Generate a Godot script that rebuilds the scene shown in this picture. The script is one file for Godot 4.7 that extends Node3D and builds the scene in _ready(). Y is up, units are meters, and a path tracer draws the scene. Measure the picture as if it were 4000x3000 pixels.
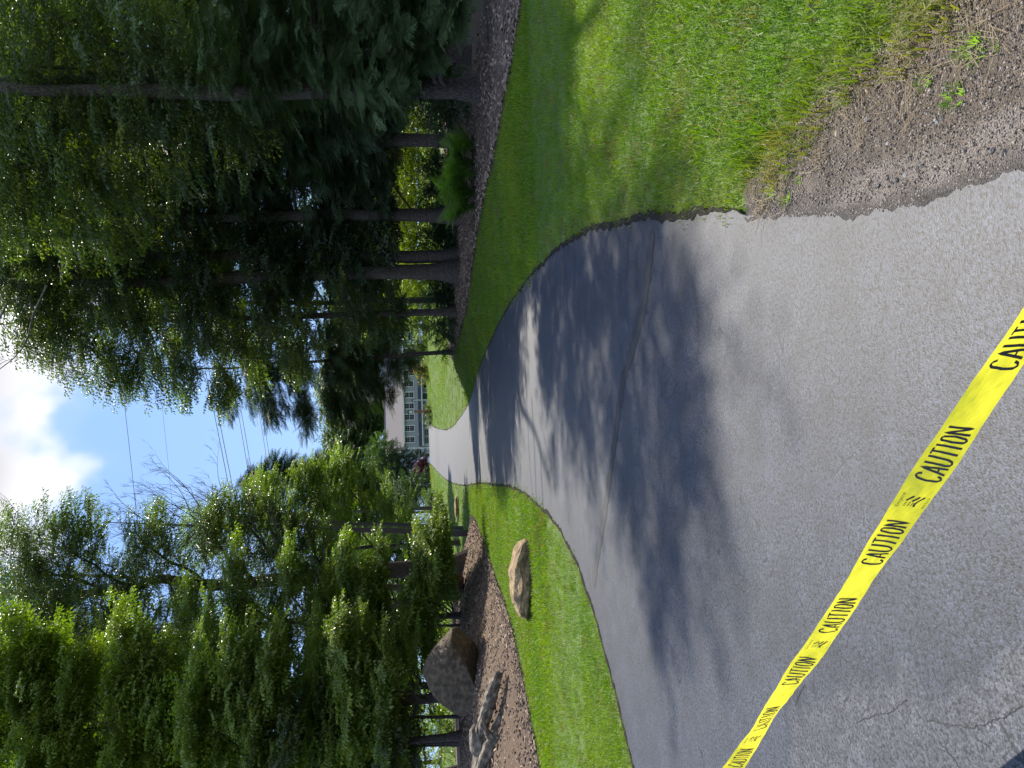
extends Node3D
# A freshly sealed driveway behind caution tape, seen with the camera held sideways (the photograph lies on its side).

var rng := RandomNumberGenerator.new()
var noise := FastNoiseLite.new()
var used := {}

# ---------------------------------------------------------------- ground plan (distance from the camera, x)
const XR := [-3, .7, 1.95, .56, 2.66, .6, 3.57, .79, 4.69, 1.02, 5.81, 1.24, 7.54, 1.51, 10.55, 1.76, 16.56, 1.75, 24, 1.3, 32.3, .5, 42, -.9, 50.4, -2.0, 59.7, -3.2, 68.8, -3.87, 79, -4.2, 88, -4.4, 96, -4.6, 124, -4]
const XL := [-3, -13, 2, -9, 4, -5.6, 5.5, -4.0, 6.57, -3.38, 7.5, -2.84, 8.83, -2.27, 10.36, -2.04, 11.8, -2.0, 14.7, -2.12, 18, -2.4, 23.2, -3.02, 32.6, -4.15, 42, -5.4, 51, -6.59, 62.8, -7.82, 75.6, -8.55, 85.6, -8.9, 96, -9.6, 124, -12]
const XB := [-3, -20, 6, -13, 10, -8.5, 13.8, -6.9, 19, -6.0, 25, -6.2, 36.6, -6.7, 46, -8.2, 49, -12, 52, -18, 60, -40, 130, -60]
const XM := [-3, 12, 6, 8, 10, 7, 12.5, 6.26, 16, 5.5, 20.6, 4.74, 24.3, 4.0, 28.9, 3.13, 33.4, 2.68, 42.7, 1.9, 47, 1.6, 49, 3, 52, 6, 60, 20, 130, 60]
const XS := [-3, 2.2, 0, 1.5, 1.9, 1.12, 2.2, 1.04, 2.5, 1.02, 3.0, 1.0, 3.25, .95, 3.6, .86, 3.9, .9]

func tab(t: Array, d: float) -> float:
	var n := t.size()
	if d <= t[0]:
		return t[1]
	for i in range(2, n, 2):
		if d <= t[i]:
			var w: float = t[i] - t[i - 2]
			var f: float = (d - t[i - 2]) / w
			var s1: float = (t[i + 1] - t[i - 1]) / w
			var s0: float = s1 if i < 4 else (t[i + 1] - t[i - 3]) / (t[i] - t[i - 4])
			var s2: float = s1 if i + 2 >= n else (t[i + 3] - t[i - 1]) / (t[i + 2] - t[i - 2])
			var g := f * f * (3.0 - 2.0 * f)
			return lerpf(t[i - 1], t[i + 1], g) + w * (s0 * f * (1.0 - f) * (1.0 - f) - s2 * f * f * (1.0 - f))
	return t[n - 1]

func ss(a: float, b: float, x: float) -> float:
	var t := clampf((x - a) / (b - a), 0.0, 1.0)
	return t * t * (3.0 - 2.0 * t)

func gh(x: float, d: float) -> float:   # height of the ground
	var r := 3.3 * ss(38, 105, d) - 0.9 * ss(105, 120, d)
	var er := x - tab(XR, d)
	r += 0.75 * ss(0, 3.5, er) * ss(8, 36, d) * (1.0 - ss(50, 78, d) * (0.45 + 0.55 * ss(9, 3, er)))
	r += (0.9 * ss(0, 3.5, tab(XB, d) - x) + 0.35 * ss(0, 4, -10.0 - x)) * ss(8, 18, d) * (1.0 - ss(44, 58, d))
	return r

func on(x: float, d: float, up := 0.0) -> Vector3:
	return Vector3(x, gh(x, d) + up, -d)

# ---------------------------------------------------------------- mesh collecting
class MB:
	var v := PackedVector3Array()
	var n := PackedVector3Array()
	var c := PackedColorArray()
	var uv := PackedVector2Array()
	var uv2 := PackedVector2Array()
	var ix := PackedInt32Array()
	func tri(a: Vector3, b: Vector3, d: Vector3) -> void:
		var k := v.size()
		v.append(a); v.append(b); v.append(d)
		ix.append(k); ix.append(k + 1); ix.append(k + 2)
	func quad(a: Vector3, b: Vector3, d: Vector3, e: Vector3) -> void:
		var k := v.size()
		v.append(a); v.append(b); v.append(d); v.append(e)
		for i in [0, 1, 2, 0, 2, 3]:
			ix.append(k + i)
	func box(at: Vector3, size: Vector3, basis := Basis()) -> void:   # at = centre
		var h := size / 2
		var p := []
		for i in 8:
			p.append(at + basis * Vector3(h.x if i & 1 else -h.x, h.y if i & 2 else -h.y, h.z if i & 4 else -h.z))
		for f in [[0, 2, 3, 1], [4, 5, 7, 6], [0, 4, 6, 2], [1, 3, 7, 5], [2, 6, 7, 3], [0, 1, 5, 4]]:
			quad(p[f[0]], p[f[3]], p[f[2]], p[f[1]])
	func tube(pts: Array, rad: Array, sides: int, rough := 0.0, rg: RandomNumberGenerator = null) -> void:
		var base := v.size()
		var m := pts.size()
		var side := Vector3.RIGHT
		for i in m:
			var t: Vector3 = (pts[mini(i + 1, m - 1)] - pts[maxi(i - 1, 0)]).normalized()
			if i == 0:
				side = t.cross(Vector3.FORWARD if absf(t.dot(Vector3.FORWARD)) < 0.9 else Vector3.RIGHT).normalized()
			side = (side - t * side.dot(t)).normalized()
			var up := t.cross(side)
			for k in sides + 1:
				var a := TAU * (k % sides) / sides
				var dir := side * cos(a) + up * sin(a)
				var r: float = rad[i]
				if rough > 0.0 and k < sides:
					r *= 1.0 + rg.randf_range(-rough, rough)
				v.append(pts[i] + dir * r)
				n.append(dir)
				uv.append(Vector2(float(k) / sides, i * 0.5))
			if rough > 0.0:
				v[v.size() - 1] = v[v.size() - 1 - sides]
		for i in m - 1:
			for k in sides:
				var a := base + i * (sides + 1) + k
				for q in [a, a + sides + 2, a + 1, a, a + sides + 1, a + sides + 2]:
					ix.append(q)
	func grid(nu: int, nv: int, base: int) -> void:   # indices for a (nu+1) x (nv+1) sheet already appended
		for i in nu:
			for j in nv:
				var a := base + i * (nv + 1) + j
				for q in [a, a + nv + 2, a + 1, a, a + nv + 1, a + nv + 2]:
					ix.append(q)
	func mesh() -> ArrayMesh:
		var arr := []
		arr.resize(Mesh.ARRAY_MAX)
		arr[Mesh.ARRAY_VERTEX] = v
		if n.size() == v.size():
			arr[Mesh.ARRAY_NORMAL] = n
		if c.size() == v.size():
			arr[Mesh.ARRAY_COLOR] = c
		if uv.size() == v.size():
			arr[Mesh.ARRAY_TEX_UV] = uv
		if uv2.size() == v.size():
			arr[Mesh.ARRAY_TEX_UV2] = uv2
		arr[Mesh.ARRAY_INDEX] = ix
		var m := ArrayMesh.new()
		m.add_surface_from_arrays(Mesh.PRIMITIVE_TRIANGLES, arr)
		return m

func numbered(called: String, parent: Node) -> String:
	var key := str(parent.get_instance_id()) + called
	used[key] = used.get(key, -1) + 1
	return called if used[key] == 0 else "%s_%03d" % [called, used[key]]

func tag(o: Node, label: String, category: String, group := "", kind := "") -> void:
	if label: o.set_meta("label", label)
	if category: o.set_meta("category", category)
	if group: o.set_meta("group", group)
	if kind: o.set_meta("kind", kind)

func thing(called: String, label: String, category: String, at := Vector3.ZERO, group := "") -> Node3D:
	var o := Node3D.new()
	o.name = numbered(called, self)
	add_child(o, true)
	o.position = at
	tag(o, label, category, group)
	return o

func obj(called: String, m: Mesh, mat: Material, parent: Node = self) -> MeshInstance3D:
	var o := MeshInstance3D.new()
	o.name = numbered(called, parent)
	o.mesh = m
	o.material_override = mat
	parent.add_child(o, true)
	return o

func scatter(called: String, m: Mesh, mat: Material, where: Array, tints: Array, parent: Node = self) -> MultiMeshInstance3D:
	var mm := MultiMesh.new()
	mm.transform_format = MultiMesh.TRANSFORM_3D
	mm.use_colors = true
	mm.mesh = m
	mm.instance_count = where.size()
	for i in where.size():
		mm.set_instance_transform(i, where[i])
		mm.set_instance_color(i, tints[i])
	var o := MultiMeshInstance3D.new()
	o.name = numbered(called, parent)
	o.multimesh = mm
	o.material_override = mat
	o.set_meta("kind", "stuff")
	parent.add_child(o, true)
	return o

func structure(called: String, m: Mesh, mat: Material) -> MeshInstance3D:
	var o := obj(called, m, mat)
	o.set_meta("kind", "structure")
	return o

func lin(r: float, g: float, b: float) -> Color:
	return Color(r, g, b).linear_to_srgb()

func mat(color: Color, rough := 0.8, spec := 0.5) -> StandardMaterial3D:
	var m := StandardMaterial3D.new()
	m.albedo_color = color
	m.roughness = rough
	m.metallic_specular = spec
	return m

func leafmat(rough: float, back: Color, spec := 0.5) -> StandardMaterial3D:
	var m := mat(Color.WHITE, rough, spec)
	m.vertex_color_use_as_albedo = true
	m.cull_mode = BaseMaterial3D.CULL_DISABLED
	m.backlight_enabled = true
	m.backlight = back
	return m

func noise_image(size: int, kind: int, freq: float, octaves: int, sd: int, ret := FastNoiseLite.RETURN_DISTANCE) -> Image:
	var f := FastNoiseLite.new()
	f.noise_type = kind
	f.frequency = freq
	f.seed = sd
	f.fractal_type = FastNoiseLite.FRACTAL_FBM if octaves > 1 else FastNoiseLite.FRACTAL_NONE
	f.fractal_octaves = octaves
	f.cellular_return_type = ret
	f.cellular_jitter = 1.0
	return f.get_seamless_image(size, size, false, false, 0.12)

func tinted(src: Image, a: Color, b: Color, lo := 0.0, hi := 1.0) -> ImageTexture:   # grey image to a colour ramp
	var s := src.get_width()
	var d := src.get_data()
	var out := PackedByteArray()
	out.resize(s * s * 3)
	var lut := []
	for i in 256:
		var t := clampf((i / 255.0 - lo) / (hi - lo), 0.0, 1.0)
		var q := a.lerp(b, t)
		lut.append([int(q.r * 255), int(q.g * 255), int(q.b * 255)])
	for i in s * s:
		var q = lut[d[i]]
		out[i * 3] = q[0]
		out[i * 3 + 1] = q[1]
		out[i * 3 + 2] = q[2]
	return ImageTexture.create_from_image(Image.create_from_data(s, s, false, Image.FORMAT_RGB8, out))

func tri_world(m: StandardMaterial3D, metres: float) -> void:
	m.uv1_triplanar = true
	m.uv1_world_triplanar = true
	m.uv1_scale = Vector3.ONE / metres

var M := {}

func make_materials() -> void:
	var grain := noise_image(1024, FastNoiseLite.TYPE_CELLULAR, 0.15, 1, 3)
	grain.convert(Image.FORMAT_L8)
	var crumbs := noise_image(1024, FastNoiseLite.TYPE_SIMPLEX_SMOOTH, 0.045, 4, 5)
	crumbs.convert(Image.FORMAT_L8)
	# aggregate under the sealer: grains, partly filled
	var ga := grain.get_data()
	var ca := crumbs.get_data()
	var hb := PackedByteArray()
	hb.resize(ga.size())
	for i in ga.size():
		hb[i] = clampi(int(245 - ga[i] * 0.95 + (ca[i] - 128) * 0.35), 0, 255)
	var rough_img := Image.create_from_data(1024, 1024, false, Image.FORMAT_L8, hb)
	var rough_tex := ImageTexture.create_from_image(rough_img)
	var cells := noise_image(1024, FastNoiseLite.TYPE_CELLULAR, 0.15, 1, 3, FastNoiseLite.RETURN_CELL_VALUE)
	cells.convert(Image.FORMAT_L8)
	var cv := cells.get_data()
	var sp := PackedByteArray()
	sp.resize(cv.size() * 3)
	for i in cv.size():   # every grain its own grey, some pits left black by the sealer
		var q := 0.62 + cv[i] / 255.0 * 0.36
		if ca[i] < 104:
			q *= 0.55 + 0.45 * clampf((ca[i] - 84) / 20.0, 0.0, 1.0)
		if cv[i] > 238:
			q = minf(1.0, q * 1.12)
		for k in 3:
			sp[i * 3 + k] = int(q * 255.0)
	var speck_tex := ImageTexture.create_from_image(Image.create_from_data(1024, 1024, false, Image.FORMAT_RGB8, sp))
	var cracks := noise_image(1024, FastNoiseLite.TYPE_CELLULAR, 0.022, 1, 8, FastNoiseLite.RETURN_DISTANCE2_SUB)
	cracks.convert(Image.FORMAT_L8)
	var gate := noise_image(1024, FastNoiseLite.TYPE_SIMPLEX_SMOOTH, 0.012, 3, 9)
	gate.convert(Image.FORMAT_L8)
	var fine := noise_image(1024, FastNoiseLite.TYPE_SIMPLEX_SMOOTH, 0.03, 4, 12)
	fine.convert(Image.FORMAT_L8)
	var da := cracks.get_data()
	var db := gate.get_data()
	var dc := fine.get_data()
	var mn := 255
	for i in range(0, da.size(), 7):
		mn = mini(mn, da[i])
	var cr := PackedByteArray()
	cr.resize(da.size() * 3)
	for i in da.size():
		var blot := 205 + int((db[i] - 128) * 0.22 + (dc[i] - 128) * 0.10)
		if da[i] - mn < 9 and db[i] > 150 and dc[i] > 112:
			blot = int(blot * (0.5 + 0.05 * (da[i] - mn)))
		blot = clampi(blot, 0, 255)
		cr[i * 3] = blot
		cr[i * 3 + 1] = blot
		cr[i * 3 + 2] = blot
	var crack_tex := ImageTexture.create_from_image(Image.create_from_data(1024, 1024, false, Image.FORMAT_RGB8, cr))

	var a := mat(lin(0.073 * 3.0, 0.085 * 3.0, 0.118 * 3.0), 0.58, 0.5)
	tri_world(a, 1.05)
	a.albedo_texture = speck_tex
	a.heightmap_enabled = true
	a.heightmap_texture = rough_tex
	a.heightmap_scale = 0.075
	a.detail_enabled = true
	a.detail_albedo = crack_tex
	a.detail_uv_layer = BaseMaterial3D.DETAIL_UV_2
	a.detail_blend_mode = BaseMaterial3D.BLEND_MODE_MUL
	a.uv2_scale = Vector3(1, 1, 1) / 4.3
	a.vertex_color_use_as_albedo = true
	M.seal = a

	var o := mat(lin(0.128, 0.122, 0.119), 0.8)
	tri_world(o, 1.2)
	o.albedo_texture = tinted(rough_img, Color(0.45, 0.43, 0.42), Color(1, 1, 1), 0.2, 0.75)
	o.heightmap_enabled = true
	o.heightmap_texture = rough_tex
	o.heightmap_scale = 0.35
	o.vertex_color_use_as_albedo = true
	M.bare = o
	var rd := mat(lin(0.112, 0.110, 0.116), 0.75)
	tri_world(rd, 2.1)
	rd.albedo_texture = tinted(rough_img, Color(0.78, 0.78, 0.78), Color(1, 1, 1), 0.25, 0.7)
	rd.heightmap_enabled = true
	rd.heightmap_texture = rough_tex
	rd.heightmap_scale = 0.05
	M.road = rd
	var sm := mat(lin(0.026, 0.027, 0.032), 0.7)
	tri_world(sm, 0.9)
	sm.albedo_texture = tinted(rough_img, Color(0.7, 0.7, 0.7), Color(1, 1, 1), 0.25, 0.7)
	sm.heightmap_enabled = true
	sm.heightmap_texture = rough_tex
	sm.heightmap_scale = 0.12
	M.seam = sm
	M.crack = mat(lin(0.05, 0.05, 0.054), 1.0, 0.2)

	var soil := noise_image(1024, FastNoiseLite.TYPE_SIMPLEX_SMOOTH, 0.02, 6, 21)
	soil.convert(Image.FORMAT_L8)
	var soil_tex := ImageTexture.create_from_image(soil)
	var d := mat(lin(0.138 * 2.0, 0.120 * 2.0, 0.103 * 2.0), 0.95)
	tri_world(d, 0.7)
	d.albedo_texture = tinted(rough_img, Color(0.42, 0.4, 0.39), Color(1, 0.98, 0.95), 0.2, 0.75)
	d.heightmap_enabled = true
	d.heightmap_texture = rough_tex
	d.heightmap_scale = 0.5
	d.vertex_color_use_as_albedo = true
	M.dirt = d
	var g := mat(Color.WHITE, 0.95)
	tri_world(g, 2.3)
	g.albedo_texture = tinted(soil, lin(0.05, 0.085, 0.012), lin(0.11, 0.18, 0.025), 0.2, 0.8)
	g.heightmap_enabled = true
	g.heightmap_texture = soil_tex
	g.heightmap_scale = 4.0
	M.lawn = g
	var mu := mat(Color.WHITE, 0.95)
	tri_world(mu, 0.8)
	mu.albedo_texture = tinted(rough_img, lin(0.07, 0.046, 0.030), lin(0.24, 0.165, 0.112), 0.2, 0.75)
	mu.heightmap_enabled = true
	mu.heightmap_texture = rough_tex
	mu.heightmap_scale = 2.5
	M.mulch = mu
	var ch := mat(Color.WHITE, 0.9)
	ch.vertex_color_use_as_albedo = true
	M.chip = ch
	M.edge = mat(lin(0.026, 0.023, 0.019), 1.0, 0.2)

	var bark_img := noise_image(512, FastNoiseLite.TYPE_CELLULAR, 0.035, 3, 31)
	bark_img.convert(Image.FORMAT_L8)
	var bk := mat(Color.WHITE, 0.95)
	bk.uv1_triplanar = true
	bk.uv1_scale = Vector3(1.7, 0.45, 1.7)
	bk.albedo_texture = tinted(bark_img, lin(0.035, 0.027, 0.022), lin(0.15, 0.115, 0.095), 0.15, 0.7)
	bk.heightmap_enabled = true
	bk.heightmap_texture = ImageTexture.create_from_image(bark_img)
	bk.heightmap_scale = 4.0
	M.bark = bk
	M.deadwood = mat(lin(0.10, 0.085, 0.075), 0.9)

	M.leaf = leafmat(0.36, Color(0.88, 1.0, 0.32), 0.6)
	M.needle = leafmat(0.55, Color(0.45, 0.55, 0.2), 0.4)
	M.grass = leafmat(0.52, Color(0.95, 1.0, 0.32), 0.45)
	M.flower = leafmat(0.6, Color(0.8, 0.8, 0.6))

	var st := noise_image(512, FastNoiseLite.TYPE_SIMPLEX_SMOOTH, 0.012, 6, 41)
	st.convert(Image.FORMAT_L8)
	var stt := ImageTexture.create_from_image(st)
	for r in [["stone_dark", lin(0.042, 0.031, 0.019), lin(0.135, 0.100, 0.062)], ["stone_tan", lin(0.16, 0.105, 0.052), lin(0.32, 0.23, 0.125)], ["stone_grey", lin(0.070, 0.056, 0.043), lin(0.27, 0.235, 0.19)]]:
		var q := mat(Color.WHITE, 0.9)
		q.uv1_triplanar = true
		q.uv1_scale = Vector3.ONE * 0.7
		q.albedo_texture = tinted(st, r[1], r[2], 0.25, 0.75)
		q.heightmap_enabled = true
		q.heightmap_texture = stt
		q.heightmap_scale = 6.0
		M[r[0]] = q

	var tp := mat(lin(0.98, 0.92, 0.012), 0.35)
	tp.backlight_enabled = true
	tp.backlight = Color(1.0, 0.97, 0.3)
	tp.metallic_specular = 0.6
	tp.cull_mode = BaseMaterial3D.CULL_DISABLED
	M.tape = tp
	M.ink = mat(lin(0.035, 0.035, 0.03), 0.5)

func _ready() -> void:
	# camera: the phone is held sideways, so the picture's right side is the world's down
	var cam := Camera3D.new()
	cam.name = "camera"
	var pitch := deg_to_rad(5.33)
	var roll := deg_to_rad(1.8)
	var f := Vector3(0, -sin(pitch), -cos(pitch))
	var u0 := Vector3(0, cos(pitch), -sin(pitch))
	var right := Vector3.RIGHT * cos(roll) - u0 * sin(roll)
	var up := Vector3.RIGHT * sin(roll) + u0 * cos(roll)
	cam.transform = Transform3D(Basis(-up, right, -f), Vector3(0, 1.6, 0))
	cam.fov = 53.13
	cam.near = 0.05
	cam.far = 3000.0
	add_child(cam)
	var env := Environment.new()
	env.background_mode = Environment.BG_SKY
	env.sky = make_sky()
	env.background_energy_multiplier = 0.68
	env.tonemap_mode = Environment.TONE_MAPPER_LINEAR
	env.tonemap_exposure = 2.1
	env.sdfgi_enabled = true
	env.ssao_enabled = true
	env.ssil_enabled = true
	var we := WorldEnvironment.new()
	we.name = "world"
	we.environment = env
	add_child(we)
	var sun := DirectionalLight3D.new()
	sun.name = "sun"
	var az := deg_to_rad(17.0)
	var el := deg_to_rad(53.0)
	sun.basis = Basis.looking_at(-Vector3(sin(az) * cos(el), sin(el), -cos(az) * cos(el)), Vector3.UP)
	sun.light_energy = 1.28
	sun.light_color = Color(1.0, 0.965, 0.90)
	sun.light_angular_distance = 0.5
	sun.shadow_enabled = true
	add_child(sun)

	rng.seed = 11
	noise.noise_type = FastNoiseLite.TYPE_SIMPLEX_SMOOTH
	noise.frequency = 0.1
	noise.seed = 4
	make_materials()
	make_sprays()
	build_ground()
	build_house()
	build_trees()
	build_shrubs()
	build_stones()
	build_ferns()
	build_tape()
	build_wires()
	build_grass()

func build_trees() -> void:  # broadleaf tints in the beds lean blue: haze put into the leaf colour
	tree("hemlock_tree", "tall hemlock with reddish bark trunk nearest on the right bed", "trees of the right bed", on(7.73, 20.00), 19.0, 0.27, Vector2(-0.6, 1.0), [[0.9, 2.3, 2.0, 2.2, 1.21, 2.2], [1.2, 3.9, 1.0, 2.4, 1.32, 2.4], [0.6, 1.0, 3.0, 1.0, 0.55, 1.0], [0.8, 5.5, 1.0, 2.4, 1.32, 2.4], [0.5, 3.0, 0.0, 1.3, 0.72, 1.3], [1.0, 1.7, 0.0, 1.1, 0.61, 1.1], [0.1, 2.1, 0.0, 0.8, 0.44, 0.8], [0.6, 1.3, 2.0, 0.9, 0.50, 0.9]], "fir", Color(0.095, 0.145, 0.055), 62, 0.72, 4)
	var maple := tree("maple_tree", "tall maple leaning over the near right lawn with dark leaves", "trees of the right bed", on(9.60, 22.00), 19.5, 0.25, Vector2(-2.0, 1.0), [[-1.0, 7.5, 2.0, 2.6, 1.56, 2.6], [-0.7, 9.3, 2.0, 2.6, 1.56, 2.6], [-1.3, 10.9, 2.0, 2.4, 1.44, 2.4], [-2.4, 8.5, 1.0, 2.2, 1.32, 2.2], [-2.7, 10.8, 1.0, 2.4, 1.44, 2.4], [-2.0, 6.5, 1.0, 2.0, 1.20, 2.0], [-4.2, 12.1, 1.0, 2.0, 1.20, 2.0], [-4.2, 10.6, 0.0, 2.2, 1.32, 2.2], [-5.1, 17.1, 3.0, 2.0, 1.50, 2.0], [-5.6, 18.1, 3.4, 1.4, 1.05, 1.4], [-7.2, 18.4, 3.2, 0.5, 0.38, 0.5], [-5.4, 18.1, 0.5, 1.7, 1.27, 1.7], [-3.2, 16.6, 0.0, 2.0, 1.50, 2.0], [-1.0, 16.1, -0.5, 2.0, 1.50, 2.0], [-3.9, 17.6, -1.0, 2.0, 1.50, 2.0], [-5.3, 18.1, -2.0, 1.5, 1.12, 1.5], [-1.9, 14.6, 1.0, 2.0, 1.50, 2.0], [0.1, 14.6, 0.0, 2.2, 1.65, 2.2], [-2.8, 12.6, 0.0, 1.8, 1.35, 1.8], [0.6, 13.1, -3.0, 2.4, 1.80, 2.4]], "broad", Color(0.130, 0.172, 0.085), 20, 1.30, 5)
	tree("hemlock_tree", "two stemmed dark hemlock behind the gap in the ferns", "trees of the right bed", on(4.50, 30.20), 25.0, 0.33, Vector2(-0.3, 0.5), [[1.7, 7.7, 0.2, 2.6, 1.56, 2.6], [2.2, 10.5, 0.2, 3.0, 1.80, 3.0], [1.5, 12.9, 1.2, 3.2, 1.92, 3.2], [1.1, 15.1, 2.2, 3.0, 1.80, 3.0], [1.0, 4.9, 0.2, 2.1, 1.26, 2.1], [-0.4, 12.5, 0.2, 2.4, 1.44, 2.4], [-0.8, 15.2, 1.2, 2.4, 1.44, 2.4], [-0.9, 9.7, 0.2, 2.3, 1.38, 2.3], [-0.6, 7.0, 0.2, 2.0, 1.20, 2.0], [1.3, 3.1, 0.2, 1.4, 0.84, 1.4], [-0.0, 3.7, -0.8, 1.2, 0.72, 1.2]], "broad", Color(0.092, 0.122, 0.074), 32, 1.35, 5)
	tree("pine_tree", "bare lower trunk of a pine close beside the two stemmed hemlock", "trees of the right bed", on(5.10, 30.40), 22.0, 0.27, Vector2(0.3, 0.6), [[0.2, 6.5, -0.6, 2.0, 1.50, 2.0], [-0.5, 4.5, -0.6, 1.4, 1.05, 1.4]], "fir", Color(0.080, 0.122, 0.060), 30, 1.00, 4)
	tree("beech_tree", "slim dark beech with lit yellow green leaf tips toward the driveway", "trees of the right bed", on(3.30, 34.30), 23.0, 0.17, Vector2(-0.2, 1.0), [[-1.3, 9.8, 0.3, 2.2, 1.32, 2.2], [-1.2, 12.6, 1.3, 2.4, 1.44, 2.4], [-1.0, 15.2, 2.3, 2.0, 1.20, 2.0], [-0.9, 7.1, 0.3, 2.2, 1.32, 2.2], [-2.6, 11.3, 2.3, 1.3, 0.78, 1.3], [-2.2, 13.8, 2.3, 1.4, 0.84, 1.4], [-1.1, 15.9, 3.3, 1.2, 0.72, 1.2], [-0.1, 4.4, 0.3, 1.6, 0.96, 1.6], [-3.3, 10.1, 1.3, 1.0, 0.60, 1.0], [0.5, 2.8, 0.3, 1.0, 0.60, 1.0], [-0.7, 2.7, -0.7, 1.0, 0.60, 1.0]], "broad", Color(0.130, 0.172, 0.085), 32, 1.30, 5)
	tree("hemlock_tree", "thin young hemlock at the tip of the right bed with sweeping boughs", "trees of the right bed", on(1.95, 43.50), 19.0, 0.13, Vector2(-0.8, 0.0), [[-0.2, 6.8, -0.5, 2.4, 1.20, 2.4], [-1.7, 9.0, -0.5, 2.2, 1.10, 2.2], [-1.1, 11.0, -0.5, 2.2, 1.10, 2.2], [-1.0, 5.0, -0.5, 1.6, 0.80, 1.6], [-2.6, 6.7, 0.5, 1.3, 0.65, 1.3], [0.8, 4.4, -1.5, 1.8, 0.90, 1.8], [-2.0, 4.3, -0.5, 0.9, 0.45, 0.9], [-3.6, 8.3, 0.5, 1.0, 0.50, 1.0], [-2.9, 10.2, 0.5, 1.0, 0.50, 1.0], [-3.4, 6.0, -0.5, 0.7, 0.35, 0.7], [-2.6, 12.2, 0.5, 1.0, 0.50, 1.0], [-2.9, 4.9, -0.5, 0.6, 0.30, 0.6], [-0.7, 3.5, -2.5, 1.1, 0.55, 1.1], [-1.4, 3.1, -1.5, 0.7, 0.35, 0.7], [-0.2, 2.7, -2.5, 0.9, 0.45, 0.9], [-2.6, 3.7, -0.5, 0.5, 0.25, 0.5]], "fir", Color(0.085, 0.135, 0.055), 26, 1.15, 4)
	tree("hemlock_tree", "dark hemlock trunk with dead lower twigs amid the right bed", "trees of the right bed", on(6.40, 29.00), 24.0, 0.26, Vector2(0.2, 0.5), [[1.0, 4.7, 0.0, 2.2, 1.21, 2.2], [1.6, 7.5, 0.0, 2.6, 1.43, 2.6], [1.7, 9.9, 1.0, 2.6, 1.43, 2.6], [2.7, 6.1, 0.0, 1.8, 0.99, 1.8], [1.4, 3.2, 0.0, 1.6, 0.88, 1.6], [0.3, 2.9, 0.0, 1.1, 0.61, 1.1]], "fir", Color(0.080, 0.122, 0.060), 36, 1.00, 4)
	tree("hemlock_tree", "dark hemlock right behind the reddish barked trunk", "trees of the right bed", on(8.40, 26.40), 24.0, 0.24, Vector2(0.2, 0.5), [[0.2, 4.0, 1.4, 1.8, 0.99, 1.8], [0.5, 5.7, 1.4, 2.0, 1.10, 2.0], [0.5, 8.0, 1.4, 2.4, 1.32, 2.4], [2.2, 4.7, 0.4, 2.0, 1.10, 2.0], [3.1, 2.6, 0.4, 1.8, 0.99, 1.8], [1.0, 2.6, 0.4, 1.2, 0.66, 1.2], [0.3, 2.9, -0.6, 1.2, 0.66, 1.2]], "fir", Color(0.080, 0.122, 0.060), 36, 1.00, 4)
	tree("tree", "broad dark tree deep in the wood behind the reddish barked trunk", "trees deep in the right wood", on(13.50, 36.00), 22.0, 0.22, Vector2(0.0, 0.0), [[1.1, 6.2, -2.0, 4.0, 3.00, 4.0], [1.7, 10.4, -2.0, 4.5, 3.38, 4.5], [3.4, 4.2, -1.0, 3.0, 2.25, 3.0], [-0.2, 14.1, -2.0, 4.0, 3.00, 4.0], [1.7, 2.9, -2.0, 2.0, 1.50, 2.0], [0.2, 18.1, -2.0, 4.0, 3.00, 4.0], [3.5, 17.4, -2.0, 4.0, 3.00, 4.0], [1.6, 20.9, -2.0, 4.0, 3.00, 4.0]], "coarse", Color(0.050, 0.082, 0.034), 12, 0.90, 3)
	tree("tree", "broad dark tree deep in the wood behind the fern row", "trees deep in the right wood", on(9.50, 42.00), 22.0, 0.22, Vector2(0.0, 0.0), [[2.1, 6.4, -1.0, 3.6, 2.70, 3.6], [1.4, 11.2, -1.0, 4.2, 3.15, 4.2], [1.5, 15.2, -1.0, 4.2, 3.15, 4.2], [-0.8, 5.1, -1.0, 2.6, 1.95, 2.6], [3.2, 3.5, -1.0, 1.8, 1.35, 1.8], [1.2, 18.7, 0.0, 4.2, 3.15, 4.2], [1.9, 22.5, 0.0, 4.0, 3.00, 4.0]], "coarse", Color(0.050, 0.082, 0.034), 12, 0.90, 3)
	tree("tree", "dark tree at the very edge of the view behind the hemlock boughs", "trees deep in the right wood", on(15.50, 28.00), 22.0, 0.22, Vector2(0.0, 0.0), [[-1.5, 4.0, 0.0, 3.0, 2.25, 3.0], [-1.6, 7.1, 0.0, 3.6, 2.70, 3.6], [-1.6, 10.2, 0.0, 3.6, 2.70, 3.6], [-1.4, 1.6, 1.0, 2.2, 1.65, 2.2], [-1.7, 13.2, 0.0, 3.2, 2.40, 3.2], [-2.6, 0.8, 0.0, 1.5, 1.12, 1.5]], "coarse", Color(0.050, 0.082, 0.034), 12, 0.90, 3)
	tree("tree", "tall dark tree farther back between the beech and the hemlock trunks", "trees deep in the right wood", on(5.60, 50.00), 22.0, 0.22, Vector2(0.0, 0.0), [[2.2, 8.8, 0.0, 3.6, 2.70, 3.6], [1.4, 13.6, 0.0, 4.0, 3.00, 4.0], [0.1, 6.0, 0.0, 2.2, 1.65, 2.2], [-1.2, 11.3, 0.0, 3.0, 2.25, 3.0], [0.7, 16.7, 0.0, 4.0, 3.00, 4.0], [1.9, 21.3, 0.0, 4.0, 3.00, 4.0], [3.6, 25.5, 0.0, 4.0, 3.00, 4.0], [1.9, 4.3, 0.0, 1.6, 1.20, 1.6]], "coarse", Color(0.050, 0.082, 0.034), 12, 0.90, 3)
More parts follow.
